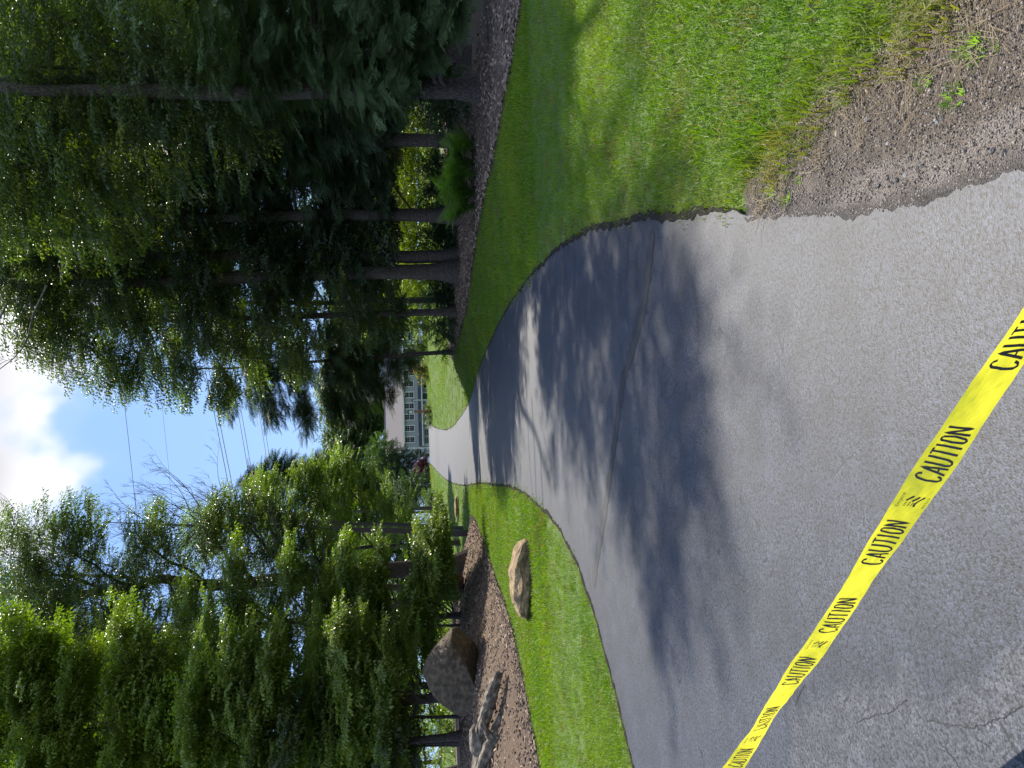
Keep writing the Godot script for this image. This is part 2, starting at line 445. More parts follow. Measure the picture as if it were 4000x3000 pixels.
	tree("oak_tree", "thickest dark trunk on the left bed carrying a high crown", "trees of the left bed", on(-9.25, 39.50), 27.0, 0.46, Vector2(-0.3, 0.0), [[2.2, 17.9, 2.5, 2.4, 1.44, 2.4], [2.2, 19.6, 3.5, 2.4, 1.44, 2.4], [2.4, 14.5, 2.5, 2.0, 1.20, 2.0], [2.6, 11.9, 1.5, 2.0, 1.20, 2.0], [2.9, 10.1, 1.5, 1.8, 1.08, 1.8], [1.8, 8.6, 1.5, 2.2, 1.32, 2.2], [-0.2, 16.3, 1.5, 2.2, 1.32, 2.2], [-0.6, 19.1, 2.5, 2.4, 1.44, 2.4], [1.1, 7.1, 1.5, 1.8, 1.08, 1.8], [0.5, 13.5, 1.5, 1.4, 0.84, 1.4]], "broad", Color(0.130, 0.172, 0.085), 32, 1.35, 6)
	tree("oak_tree", "slimmer leaning trunk just left of the thickest trunk", "trees of the left bed", on(-10.80, 40.60), 25.0, 0.26, Vector2(-3.2, 0.0), [[0.5, 10.7, 1.6, 2.0, 1.20, 2.0], [-0.7, 13.4, 2.6, 2.6, 1.56, 2.6], [1.0, 8.4, 1.6, 1.8, 1.08, 1.8], [-1.9, 17.0, 2.6, 2.8, 1.68, 2.8], [0.6, 6.3, 1.6, 1.6, 0.96, 1.6], [1.0, 4.4, 1.6, 1.2, 0.72, 1.2]], "broad", Color(0.130, 0.172, 0.085), 32, 1.35, 5)
	tree("cherry_tree", "leafy tree with drooping sunlit sprays rising behind the huge boulder", "trees of the left bed", on(-11.50, 28.60), 18.0, 0.19, Vector2(0.5, 2.0), [[1.1, 12.8, 2.2, 2.2, 0.38, 1.0], [0.1, 11.3, 1.9, 2.4, 0.43, 1.4], [1.3, 10.2, 1.5, 1.9, 0.42, 1.4], [0.6, 8.9, 2.5, 2.4, 0.43, 1.4], [1.7, 7.8, 2.5, 1.8, 0.40, 1.4], [0.5, 6.9, 2.8, 2.1, 0.41, 1.2], [1.7, 6.4, 2.4, 1.8, 0.45, 1.4], [-0.1, 5.7, 0.6, 1.5, 0.35, 1.4], [1.5, 5.2, 0.6, 2.0, 0.37, 1.3], [-0.4, 4.6, 1.7, 1.7, 0.34, 1.4], [0.6, 13.7, 3.0, 2.1, 0.35, 1.3], [-0.8, 12.5, 1.0, 1.7, 0.41, 1.0], [2.1, 14.1, 1.2, 1.9, 0.33, 1.2], [3.0, 11.4, 2.1, 2.1, 0.44, 1.0], [-1.1, 10.2, 1.0, 1.8, 0.39, 1.4], [2.4, 10.8, 2.1, 1.7, 0.37, 1.0], [0.7, 15.8, 0.4, 2.4, 0.42, 1.5], [-0.5, 8.1, 2.1, 1.8, 0.33, 1.3], [-1.3, 6.2, 1.1, 1.6, 0.40, 1.5], [1.0, 3.8, 2.7, 1.9, 0.45, 1.1], [2.1, 3.5, 2.0, 2.0, 0.36, 1.4], [-0.8, 3.7, 1.4, 1.9, 0.34, 1.5], [3.2, 4.2, 2.9, 1.6, 0.33, 1.3], [2.3, 8.9, 1.3, 2.0, 0.39, 1.1], [0.3, 15.5, 2.7, 2.0, 0.42, 1.2], [1.1, 16.7, 1.7, 1.7, 0.37, 1.0], [1.8, 14.6, 1.8, 2.1, 0.37, 1.1], [-0.1, 13.0, 3.0, 1.8, 0.34, 1.1], [2.9, 15.2, 1.8, 1.8, 0.35, 1.5], [0.8, 14.2, 1.4, 2.5, 0.37, 1.5], [1.7, 12.8, 1.6, 1.6, 0.34, 1.4], [0.7, 11.5, 2.1, 2.1, 0.43, 1.3], [0.6, 10.6, 1.5, 2.1, 0.41, 1.1], [-0.7, 9.9, 0.2, 1.6, 0.45, 1.5], [1.7, 2.8, 3.0, 2.4, 0.32, 1.5], [-0.8, 2.6, 0.5, 2.2, 0.37, 1.2], [-2.2, 2.7, 0.3, 1.7, 0.30, 1.5], [0.2, 13.7, 1.3, 1.8, 0.36, 1.4], [-0.2, 8.8, 0.5, 2.0, 0.44, 1.1], [1.0, 7.3, 2.1, 2.4, 0.42, 1.2], [-0.5, 5.4, 1.8, 1.6, 0.41, 1.0], [-1.4, 12.8, 0.5, 2.1, 0.33, 1.2]], "large", Color(0.220, 0.285, 0.060), 48, 1.00, 4)
	tree("cherry_tree", "leafy tree with pale shining plumes hanging beside the thick trunk", "trees of the left bed", on(-10.20, 34.20), 16.0, 0.13, Vector2(0.8, 2.0), [[0.8, 6.3, 2.0, 1.5, 0.30, 0.8], [2.0, 4.0, 3.3, 1.4, 0.38, 1.0], [0.4, 8.9, 2.1, 1.6, 0.27, 1.2], [3.0, 4.8, 3.2, 1.6, 0.37, 1.2], [2.6, 3.4, 2.8, 2.0, 0.34, 1.2], [2.9, 1.8, 3.4, 1.9, 0.28, 1.2], [0.7, 3.6, 2.6, 1.5, 0.37, 0.9], [3.0, 7.0, 2.6, 1.3, 0.30, 1.1], [-0.0, 1.7, 2.3, 1.8, 0.32, 1.0], [-0.9, 2.8, 2.2, 1.6, 0.35, 1.3], [2.0, 10.4, 4.7, 1.3, 0.37, 1.1], [2.5, 9.3, 2.4, 1.7, 0.38, 1.0], [1.3, 7.6, 2.9, 1.6, 0.27, 1.2], [1.3, 5.6, 1.7, 1.6, 0.31, 1.1], [0.1, 7.1, 4.2, 2.0, 0.30, 1.1], [0.4, 10.3, 2.7, 2.0, 0.27, 1.1], [0.5, 5.9, 3.7, 1.6, 0.28, 1.2], [0.9, 3.9, 4.6, 2.0, 0.36, 1.2], [3.7, 1.3, 4.2, 1.7, 0.32, 1.1], [3.8, 1.0, 2.4, 2.1, 0.27, 1.1], [1.7, 1.3, 2.8, 1.9, 0.29, 1.2], [2.5, 0.7, 2.1, 1.5, 0.32, 0.9], [1.4, 2.2, 4.0, 1.5, 0.34, 1.3]], "large", Color(0.220, 0.285, 0.060), 48, 1.00, 3)
	tree("oak_tree", "dark trunk at the outer edge of the left bed", "trees of the left bed", on(-12.70, 28.00), 17.0, 0.14, Vector2(-0.5, 0.0), [[0.0, 4.9, 1.0, 2.1, 0.30, 1.0], [1.3, 5.8, 2.5, 1.4, 0.33, 1.1], [-0.6, 8.1, 0.0, 1.6, 0.31, 0.8], [0.8, 2.6, 2.3, 2.1, 0.38, 1.2], [-1.3, 3.5, 0.1, 2.0, 0.35, 1.0], [-0.8, 4.1, -0.3, 2.0, 0.36, 0.9], [0.2, 6.8, 2.3, 1.4, 0.26, 1.0]], "large", Color(0.130, 0.172, 0.085), 40, 1.00, 4)
	tree("sapling", "thin bare stem beside the dark small boulder on the left", "slim stems of the left bed", on(-10.60, 38.30), 9.0, 0.07, Vector2(0.4, 0.0), [[0.2, 4.4, 0.0, 1.4, 1.05, 1.4], [0.1, 6.5, 0.0, 1.6, 1.20, 1.6], [0.4, 2.3, 0.0, 0.7, 0.52, 0.7]], "broad", Color(0.092, 0.122, 0.074), 24, 1.00, 4)
	tree("sapling", "thin dark stem between the huge boulder and the small one", "slim stems of the left bed", on(-11.00, 35.30), 8.0, 0.07, Vector2(0.4, 0.0), [[0.3, 3.5, 0.0, 1.4, 1.05, 1.4], [-0.1, 6.1, 0.0, 1.6, 1.20, 1.6], [0.2, 2.1, 0.0, 0.7, 0.52, 0.7]], "broad", Color(0.092, 0.122, 0.074), 24, 1.00, 4)
	tree("sapling", "thin dark stem left of the huge boulder", "slim stems of the left bed", on(-13.10, 30.50), 8.0, 0.07, Vector2(0.4, 0.0), [[-0.3, 3.0, 0.0, 1.4, 1.05, 1.4], [0.4, 5.2, 0.0, 1.6, 1.20, 1.6], [-0.4, 1.8, 0.0, 0.7, 0.52, 0.7]], "broad", Color(0.092, 0.122, 0.074), 24, 1.00, 4)
	tree("sapling", "pair forming slim stem at the far left behind the root", "slim stems of the left bed", on(-14.30, 30.70), 8.0, 0.07, Vector2(0.4, 0.0), [[-0.3, 3.0, 0.0, 1.4, 1.05, 1.4], [-0.4, 5.2, 0.0, 1.6, 1.20, 1.6], [-0.4, 1.8, 0.0, 0.7, 0.52, 0.7]], "broad", Color(0.092, 0.122, 0.074), 24, 1.00, 4)
	tree("sapling", "slim dark stem in front of the bright lawn on the left", "slim stems of the left bed", on(-13.70, 29.60), 9.0, 0.07, Vector2(0.4, 0.0), [[0.2, 2.9, 0.0, 1.4, 1.05, 1.4], [0.1, 5.0, 0.0, 1.6, 1.20, 1.6], [0.1, 1.8, 0.0, 0.7, 0.52, 0.7]], "broad", Color(0.092, 0.122, 0.074), 24, 1.00, 4)
	tree("tree", "broad dark tree deep behind the huge boulder", "trees deep in the left wood", on(-17.00, 44.00), 20.0, 0.22, Vector2(0.0, 0.0), [[1.6, 8.2, 0.0, 3.6, 2.70, 3.6], [1.1, 12.4, 0.0, 4.2, 3.15, 4.2], [1.1, 4.7, 0.0, 2.2, 1.65, 2.2], [0.7, 16.5, 0.0, 4.0, 3.00, 4.0], [2.7, 3.0, 0.0, 1.6, 1.20, 1.6], [-0.2, 2.6, 0.0, 1.6, 1.20, 1.6], [4.8, 2.7, 0.0, 1.5, 1.12, 1.5], [2.1, 20.5, 0.0, 4.0, 3.00, 4.0], [4.0, 23.8, 0.0, 3.6, 2.70, 3.6]], "coarse", Color(0.060, 0.105, 0.030), 11, 0.90, 3)
	tree("tree", "broad dark tree deep behind the weathered root", "trees deep in the left wood", on(-21.00, 42.00), 20.0, 0.22, Vector2(0.0, 0.0), [[1.5, 8.0, 0.0, 3.6, 2.70, 3.6], [1.1, 12.0, 0.0, 4.2, 3.15, 4.2], [1.2, 4.7, 0.0, 2.2, 1.65, 2.2], [1.8, 17.2, 0.0, 4.0, 3.00, 4.0], [3.2, 21.6, 0.0, 4.0, 3.00, 4.0]], "coarse", Color(0.060, 0.105, 0.030), 11, 0.90, 3)
	tree("birch_tree", "bright green leafy tree overhanging the left edge of the far driveway", "sunlit trees on the far left lawn", on(-11.20, 55.00), 15.0, 0.20, Vector2(0.0, 0.0), [[4.5, 8.2, 1.0, 2.3, 1.72, 2.3], [3.6, 10.8, 1.0, 2.4, 1.80, 2.4], [3.3, 5.6, 1.0, 1.8, 1.35, 1.8], [4.1, 13.4, 0.0, 1.8, 1.35, 1.8], [6.2, 8.0, 2.0, 1.1, 0.83, 1.1], [1.6, 4.2, 1.0, 1.7, 1.27, 1.7], [1.3, 8.8, 1.0, 2.6, 1.95, 2.6], [3.4, 3.4, 2.0, 0.8, 0.60, 0.8], [5.3, 10.4, 1.0, 1.3, 0.98, 1.3], [5.4, 5.9, 2.0, 0.7, 0.52, 0.7], [1.1, 2.8, 2.0, 0.8, 0.60, 0.8]], "broad", Color(0.220, 0.285, 0.060), 22, 1.50, 5)
	tree("birch_tree", "taller bright tree behind the thick trunk", "sunlit trees on the far left lawn", on(-14.50, 60.00), 19.0, 0.20, Vector2(0.0, 0.0), [[4.1, 13.2, 0.0, 2.6, 1.95, 2.6], [5.1, 16.9, 0.0, 2.2, 1.65, 2.2], [1.2, 10.4, 0.0, 2.6, 1.95, 2.6], [1.5, 7.1, -0.0, 2.0, 1.50, 2.0], [3.6, 19.2, 0.0, 2.2, 1.65, 2.2], [6.4, 15.0, 0.0, 1.6, 1.20, 1.6]], "broad", Color(0.220, 0.285, 0.060), 20, 1.60, 4)
	tree("spruce_tree", "pointed dark conifer top rising past the bright leafy trees", "sunlit trees on the far left lawn", on(-11.00, 70.00), 17.0, 0.20, Vector2(0.0, 0.0), [[3.7, 13.9, 0.0, 1.5, 2.40, 1.5], [3.1, 16.6, 0.0, 0.9, 1.80, 0.9], [3.5, 9.9, 0.0, 2.0, 2.50, 2.0]], "fir", Color(0.065, 0.115, 0.050), 30, 1.60, 4)
	tree("tree", "light green tree above the middle of the house roof", "trees behind the house", on(-8.89, 150.00), 18.0, 0.30, Vector2(0.0, 0.0), [[0.5, 17.6, 0.0, 4.2, 3.15, 4.2], [-0.8, 20.1, 0.0, 3.0, 2.25, 3.0], [0.4, 13.7, 0.0, 4.0, 3.00, 4.0], [2.3, 12.0, 0.0, 3.0, 2.25, 3.0]], "coarse", Color(0.085, 0.140, 0.050), 9, 1.70, 2)
	tree("tree", "darker tree above the right half of the house roof", "trees behind the house", on(-3.54, 155.00), 21.0, 0.30, Vector2(0.0, 0.0), [[1.6, 20.5, 0.0, 5.0, 3.75, 5.0], [-0.1, 16.1, 0.0, 4.5, 3.38, 4.5], [2.4, 14.0, 0.0, 4.0, 3.00, 4.0], [-0.2, 12.3, 0.0, 3.5, 2.62, 3.5]], "coarse", Color(0.070, 0.120, 0.045), 9, 1.70, 2)
	tree("tree", "tree behind the hidden right end of the house", "trees behind the house", on(2.04, 150.00), 18.6, 0.30, Vector2(0.0, 0.0), [[1.0, 18.0, 0.0, 5.0, 3.75, 5.0], [2.3, 13.6, 0.0, 5.0, 3.75, 5.0]], "coarse", Color(0.070, 0.115, 0.045), 9, 1.70, 2)
	tree("tree", "light green tree above the left end of the house", "trees behind the house", on(-12.91, 145.00), 18.0, 0.30, Vector2(0.0, 0.0), [[0.1, 17.6, 0.0, 4.0, 3.00, 4.0], [0.4, 13.4, 0.0, 3.8, 2.85, 3.8], [-1.7, 20.0, 0.0, 3.0, 2.25, 3.0], [-1.1, 10.1, 0.0, 3.0, 2.25, 3.0]], "coarse", Color(0.090, 0.145, 0.050), 9, 1.70, 2)
	tree("tree", "tree left of the house behind the bright leafy trees", "trees behind the house", on(-17.09, 140.00), 20.2, 0.30, Vector2(0.0, 0.0), [[0.3, 19.8, 0.0, 5.0, 3.75, 5.0], [0.5, 14.4, 0.0, 4.5, 3.38, 4.5], [-0.2, 9.9, 0.0, 4.0, 3.00, 4.0]], "coarse", Color(0.075, 0.125, 0.045), 9, 1.70, 2)
	tree("tree", "tree far left behind the lawn", "trees behind the house", on(-22.65, 140.00), 19.5, 0.30, Vector2(0.0, 0.0), [[-0.2, 19.1, 0.0, 6.0, 4.50, 6.0], [-0.4, 13.2, 0.0, 5.0, 3.75, 5.0], [0.2, 8.2, 0.0, 5.0, 3.75, 5.0]], "coarse", Color(0.070, 0.120, 0.040), 9, 1.70, 2)
	tree("tree", "tree far right beyond the lawn", "trees behind the house", on(7.46, 140.00), 16.3, 0.30, Vector2(0.0, 0.0), [[1.3, 15.5, 0.0, 6.0, 4.50, 6.0], [2.5, 10.9, 0.0, 5.0, 3.75, 5.0], [1.1, 7.3, 0.0, 4.0, 3.00, 4.0]], "coarse", Color(0.070, 0.120, 0.040), 9, 1.70, 2)
	tree("tree", "far sunlit tree closing the view, seen between the slim beech and the young hemlock", "trees of the wood beyond the lawns", on(12.55, 105.00), 15.0, 0.30, Vector2(0.0, 0.0), [[-0.5, 3.0, 0.0, 3.6, 2.60, 3.6], [-1.2, 6.8, 0.0, 4.0, 3.00, 4.0], [1.5, 11.1, -2.0, 4.0, 3.00, 4.0], [-2.6, 1.7, 0.0, 2.6, 2.00, 2.6]], "coarse", Color(0.120, 0.170, 0.025), 7, 1.50, 2)
	tree("tree", "far sunlit tree closing the view, seen just right of the beech trunk", "trees of the wood beyond the lawns", on(17.59, 100.00), 15.0, 0.30, Vector2(0.0, 0.0), [[-0.6, 2.7, 0.0, 3.6, 2.60, 3.6], [-1.2, 6.3, 0.0, 4.0, 3.00, 4.0], [1.5, 10.4, -2.0, 4.0, 3.00, 4.0], [-2.5, 1.4, 0.0, 2.6, 2.00, 2.6]], "coarse", Color(0.120, 0.170, 0.025), 7, 1.50, 2)
	tree("tree", "far sunlit tree closing the view, seen behind the two hemlock stems", "trees of the wood beyond the lawns", on(22.43, 98.00), 15.0, 0.30, Vector2(0.0, 0.0), [[-0.4, 2.5, 0.0, 3.6, 2.60, 3.6], [-1.2, 6.0, 0.0, 4.0, 3.00, 4.0], [1.5, 10.0, -2.0, 4.0, 3.00, 4.0], [-2.4, 1.2, 0.0, 2.6, 2.00, 2.6]], "coarse", Color(0.085, 0.140, 0.030), 7, 1.50, 2)
	tree("tree", "far sunlit tree closing the view, seen above the fern row", "trees of the wood beyond the lawns", on(28.28, 98.00), 15.0, 0.30, Vector2(0.0, 0.0), [[0.6, 2.3, 0.0, 3.6, 2.60, 3.6], [-1.3, 5.8, 0.0, 4.0, 3.00, 4.0], [1.6, 9.8, -2.0, 4.0, 3.00, 4.0], [-2.4, 1.1, 0.0, 2.6, 2.00, 2.6]], "coarse", Color(0.120, 0.170, 0.025), 7, 1.50, 2)
	tree("tree", "far sunlit tree closing the view, seen left of the reddish barked trunk", "trees of the wood beyond the lawns", on(33.43, 96.00), 15.0, 0.30, Vector2(0.0, 0.0), [[0.2, 2.1, 0.0, 3.6, 2.60, 3.6], [-1.3, 5.6, 0.0, 4.0, 3.00, 4.0], [1.7, 9.5, -2.0, 4.0, 3.00, 4.0], [-2.4, 0.9, 0.0, 2.6, 2.00, 2.6]], "coarse", Color(0.100, 0.160, 0.030), 7, 1.50, 2)
	tree("tree", "far sunlit tree closing the view, seen right of the reddish barked trunk", "trees of the wood beyond the lawns", on(39.28, 94.00), 15.0, 0.30, Vector2(0.0, 0.0), [[0.4, 1.8, 0.0, 3.6, 2.60, 3.6], [-1.3, 5.3, 0.0, 4.0, 3.00, 4.0], [1.7, 9.1, -2.0, 4.0, 3.00, 4.0], [-2.3, 0.7, 0.0, 2.6, 2.00, 2.6]], "coarse", Color(0.100, 0.160, 0.030), 7, 1.50, 2)
	tree("tree", "far sunlit tree closing the view, seen at the rim of the right wood", "trees of the wood beyond the lawns", on(45.84, 94.00), 15.0, 0.30, Vector2(0.0, 0.0), [[0.5, 1.6, 0.0, 3.6, 2.60, 3.6], [-1.3, 5.1, 0.0, 4.0, 3.00, 4.0], [1.8, 8.9, -2.0, 4.0, 3.00, 4.0], [-2.4, 0.5, 0.0, 2.6, 2.00, 2.6]], "coarse", Color(0.085, 0.140, 0.030), 7, 1.50, 2)
	tree("tree", "far sunlit tree closing the view, seen left of the thick trunk", "trees of the wood beyond the lawns", on(-23.68, 112.00), 15.0, 0.30, Vector2(0.0, 0.0), [[0.7, 5.3, 0.0, 3.6, 2.60, 3.6], [-1.1, 9.4, 0.0, 4.0, 3.00, 4.0], [1.3, 13.9, -2.0, 4.0, 3.00, 4.0], [-2.7, 4.0, 0.0, 2.6, 2.00, 2.6]], "coarse", Color(0.100, 0.160, 0.030), 7, 1.50, 2)
	tree("tree", "far sunlit tree closing the view, seen behind the small dark boulder", "trees of the wood beyond the lawns", on(-28.18, 108.00), 15.0, 0.30, Vector2(0.0, 0.0), [[0.3, 5.0, 0.0, 3.6, 2.60, 3.6], [-1.0, 8.9, 0.0, 4.0, 3.00, 4.0], [1.2, 13.3, -2.0, 4.0, 3.00, 4.0], [-2.6, 3.6, 0.0, 2.6, 2.00, 2.6]], "coarse", Color(0.100, 0.160, 0.030), 7, 1.50, 2)
	tree("tree", "far sunlit tree closing the view, seen just right of the huge boulder", "trees of the wood beyond the lawns", on(-32.30, 104.00), 15.0, 0.30, Vector2(0.0, 0.0), [[0.3, 4.8, 0.0, 3.6, 2.60, 3.6], [-1.0, 8.5, 0.0, 4.0, 3.00, 4.0], [1.1, 12.8, -2.0, 4.0, 3.00, 4.0], [-2.5, 3.5, 0.0, 2.6, 2.00, 2.6]], "coarse", Color(0.120, 0.170, 0.025), 7, 1.50, 2)
	tree("tree", "far sunlit tree closing the view, seen behind the huge boulder", "trees of the wood beyond the lawns", on(-37.40, 102.00), 15.0, 0.30, Vector2(0.0, 0.0), [[-0.5, 4.9, 0.0, 3.6, 2.60, 3.6], [-0.9, 8.5, 0.0, 4.0, 3.00, 4.0], [1.0, 12.7, -2.0, 4.0, 3.00, 4.0], [-2.4, 3.6, 0.0, 2.6, 2.00, 2.6]], "coarse", Color(0.120, 0.170, 0.025), 7, 1.50, 2)
	tree("tree", "far sunlit tree closing the view, seen behind the root", "trees of the wood beyond the lawns", on(-42.61, 100.00), 15.0, 0.30, Vector2(0.0, 0.0), [[0.5, 4.9, 0.0, 3.6, 2.60, 3.6], [-0.8, 8.6, 0.0, 4.0, 3.00, 4.0], [0.9, 12.6, -2.0, 4.0, 3.00, 4.0], [-2.4, 3.7, 0.0, 2.6, 2.00, 2.6]], "coarse", Color(0.120, 0.170, 0.025), 7, 1.50, 2)
	tree("tree", "far sunlit tree closing the view, seen at the rim of the left wood", "trees of the wood beyond the lawns", on(-47.59, 98.00), 15.0, 0.30, Vector2(0.0, 0.0), [[0.6, 5.0, 0.0, 3.6, 2.60, 3.6], [-0.8, 8.6, 0.0, 4.0, 3.00, 4.0], [0.8, 12.6, -2.0, 4.0, 3.00, 4.0], [-2.3, 3.8, 0.0, 2.6, 2.00, 2.6]], "coarse", Color(0.120, 0.170, 0.025), 7, 1.50, 2)
	for r in [[1.4, 14.6, -23.6, -0.8, 0.25], [0.9, 15.3, -23.2, -0.9, 0.1], [1.9, 13.6, -23.8, -0.75, 0.4]]:   # dead twigs reaching out of the maple
		var lb := MB.new()
		var p := Vector3(r[0], r[1], r[2]) - maple.position
		lb.tube([p + Vector3(1.4, -0.7, 0.3), p + Vector3(0.6, -0.2, 0.1), p], [0.03, 0.026, 0.022], 5)
		fork(lb, p, Vector3(r[3], r[4], 0.1).normalized(), 1.7, 0.022, 3)
		obj("dead_limb", lb.mesh(), M.deadwood, maple)
	bare_tree("bare dead tree whose fine twigs reach highest over the left crowns", on(-8.9, 46.0), 21.0, 0.20, Vector2(1.8, 0), 0.55, 501)
	bare_tree("bare dead tree with dark broken limbs above the bright leafy trees", on(-9.6, 52.0), 17.5, 0.18, Vector2(1.6, 0), 0.5, 502)
	bare_tree("bare dead tree half hidden at the top of the left crowns", on(-11.0, 42.0), 26.0, 0.20, Vector2(2.2, 0), 0.6, 503)
	rng.seed = 900

func build_shrubs() -> void:
	shrub("shrub", "dark green shrub tall as the eaves in front of the left wall of the house", "shrub", "", on(-11.80, 108.00), [[0.1, 3.0, 0.0, 2.4, 2.0, 2.4], [1.6, 4.4, 0.0, 1.8, 1.6, 1.8], [-1.0, 1.7, 0.0, 2.2, 1.5, 2.2], [2.9, 5.8, 0.0, 1.3, 1.5, 1.3], [-1.2, 4.5, 0.0, 2.2, 2.0, 2.2], [1.5, 1.6, 0.0, 1.3, 1.0, 1.3]], "coarse", Color(0.055, 0.090, 0.050), 13, 0.70)
	shrub("shrub", "leafy light green shrub in front of the house's left roof corner", "shrub", "", on(-9.84, 110.00), [[2.1, 7.4, 0.0, 1.2, 1.6, 1.2], [-0.1, 6.8, 0.0, 1.8, 1.8, 1.8], [-0.4, 8.2, 0.0, 1.5, 1.6, 1.5], [-1.6, 5.8, 0.0, 2.0, 1.8, 2.0]], "coarse", Color(0.090, 0.140, 0.050), 13, 0.70)
	shrub("shrub", "dark rounded shrub at the edge of the far left lawn", "shrub", "", on(-12.67, 98.00), [[0.1, 2.0, 0.0, 2.2, 1.8, 2.2], [-0.8, 4.0, 0.0, 2.2, 2.0, 2.2], [-1.6, 1.1, 0.0, 2.0, 1.2, 2.0]], "coarse", Color(0.055, 0.095, 0.040), 12, 0.70)
	shrub("maple_shrub", "small red leaved maple beside the house", "shrub", "", on(-10.50, 104.00), [[0.0, 0.9, 0.0, 0.9, 0.8, 0.9], [-0.5, 1.4, 0.0, 0.8, 0.6, 0.8], [-0.8, 0.6, 0.0, 0.6, 0.4, 0.6]], "broad", Color(0.260, 0.060, 0.075), 46, 1.20)
	shrub("flower_shrub", "yellow flowering bush with red blooms at the far lawn edge", "flowers", "", on(1.00, 87.00), [[0.0, 0.8, 0.0, 0.8, 0.8, 0.6], [0.9, 0.9, 0.0, 0.6, 0.8, 0.5]], "broad", Color(0.130, 0.170, 0.030), 34, 0.90, Color(0.85, 0.52, 0.02), 0.80)
	shrub("flower_shrub", "pink and red flowering bush next to the yellow flowers", "flowers", "", on(2.30, 87.50), [[0.0, 1.0, 0.0, 0.7, 0.9, 0.5], [-0.6, 1.2, 0.0, 0.4, 0.4, 0.4]], "broad", Color(0.110, 0.170, 0.050), 30, 0.90, Color(0.85, 0.12, 0.20), 0.40)
	shrub("flower_shrub", "orange flowers at the foot of the brown lamp post", "flowers", "", on(-2.30, 86.20), [[0.0, 0.5, 0.0, 0.6, 0.5, 0.5], [-0.5, 0.4, 0.2, 0.5, 0.4, 0.4]], "broad", Color(0.130, 0.180, 0.040), 34, 0.80, Color(0.85, 0.40, 0.05), 0.30)
	shrub("shrub", "grey green grassy shrub where the driveway meets the flower bed", "shrub", "", on(-3.40, 86.00), [[0.0, 0.5, 0.0, 0.8, 0.6, 0.5], [-0.6, 0.3, 0.0, 0.6, 0.4, 0.4]], "broad", Color(0.120, 0.150, 0.100), 36, 0.80)
	shrub("flower_shrub", "white blossoming low shrub at the driveway corner by the garage", "flowers", "", on(-4.25, 88.00), [[0.0, 0.3, 0.0, 0.5, 0.4, 0.4]], "broad", Color(0.160, 0.170, 0.140), 36, 0.70, Color(0.80, 0.80, 0.75), 0.50)
	shrub("shrub", "bright yellow green bush at the back of the far lawn beside the flowers", "shrub", "sunlit bushes along the back of the far lawn", on(4.20, 84.00), [[0.0, 0.9, 0.0, 1.3, 1.0, 1.0], [0.8, 1.3, -0.3, 0.9, 0.9, 0.8]], "broad", Color(0.170, 0.220, 0.020), 24, 1.30)
	shrub("shrub", "bright yellow green bush behind the thin young hemlock", "shrub", "sunlit bushes along the back of the far lawn", on(6.30, 80.00), [[0.0, 0.9, 0.0, 1.3, 1.0, 1.0], [0.8, 1.3, -0.3, 0.9, 0.9, 0.8]], "broad", Color(0.170, 0.220, 0.020), 24, 1.30)
	shrub("shrub", "bright yellow green bush seen between the slim trunks", "shrub", "sunlit bushes along the back of the far lawn", on(8.50, 76.00), [[0.0, 0.9, 0.0, 1.3, 1.0, 1.0], [0.8, 1.3, -0.3, 0.9, 0.9, 0.8]], "broad", Color(0.170, 0.220, 0.020), 24, 1.30)
	shrub("thicket", "sunlit yellow green thicket beyond the trunks right of the ferns", "thicket", "sunlit thickets beyond the right wood", on(12.00, 60.00), [[0.0, 1.7, 0.0, 3.0, 1.9, 1.5], [1.5, 2.9, -0.5, 1.8, 1.7, 1.2], [-1.2, 3.2, 0.0, 1.8, 1.5, 1.2]], "coarse", Color(0.260, 0.290, 0.015), 9, 0.70)
	shrub("thicket", "sunlit yellow green thicket seen through the gap above the ferns", "thicket", "sunlit thickets beyond the right wood", on(15.50, 58.00), [[0.0, 1.8, 0.0, 3.0, 2.1, 1.5], [1.5, 3.2, -0.5, 1.8, 1.8, 1.2], [-1.2, 3.4, 0.0, 1.8, 1.6, 1.2]], "coarse", Color(0.260, 0.290, 0.015), 9, 0.70)
	shrub("thicket", "sunlit thicket seen beside the dark trunk", "thicket", "sunlit thickets beyond the right wood", on(19.50, 58.00), [[0.0, 1.8, 0.0, 3.0, 2.0, 1.5], [1.5, 3.1, -0.5, 1.8, 1.8, 1.2], [-1.2, 3.3, 0.0, 1.8, 1.5, 1.2]], "coarse", Color(0.260, 0.290, 0.015), 9, 0.70)
	shrub("thicket", "sunlit thicket seen past the reddish barked trunk", "thicket", "sunlit thickets beyond the right wood", on(24.00, 58.00), [[0.0, 1.8, 0.0, 3.0, 2.1, 1.5], [1.5, 3.2, -0.5, 1.8, 1.8, 1.2], [-1.2, 3.4, 0.0, 1.8, 1.6, 1.2]], "coarse", Color(0.260, 0.290, 0.015), 9, 0.70)
	shrub("thicket", "sunlit thicket behind the two stemmed hemlock", "thicket", "sunlit thickets beyond the right wood", on(9.00, 64.00), [[0.0, 1.4, 0.0, 2.5, 1.6, 1.5], [1.2, 2.5, -0.5, 1.5, 1.4, 1.2], [-1.0, 2.7, 0.0, 1.5, 1.3, 1.2]], "coarse", Color(0.260, 0.290, 0.015), 9, 0.70)
	shrub("thicket", "sunlit thicket at the far right of the wood", "thicket", "sunlit thickets beyond the right wood", on(29.00, 58.00), [[0.0, 1.8, 0.0, 3.0, 2.1, 1.5], [1.5, 3.2, -0.5, 1.8, 1.8, 1.2], [-1.2, 3.4, 0.0, 1.8, 1.6, 1.2]], "coarse", Color(0.260, 0.290, 0.015), 9, 0.70)
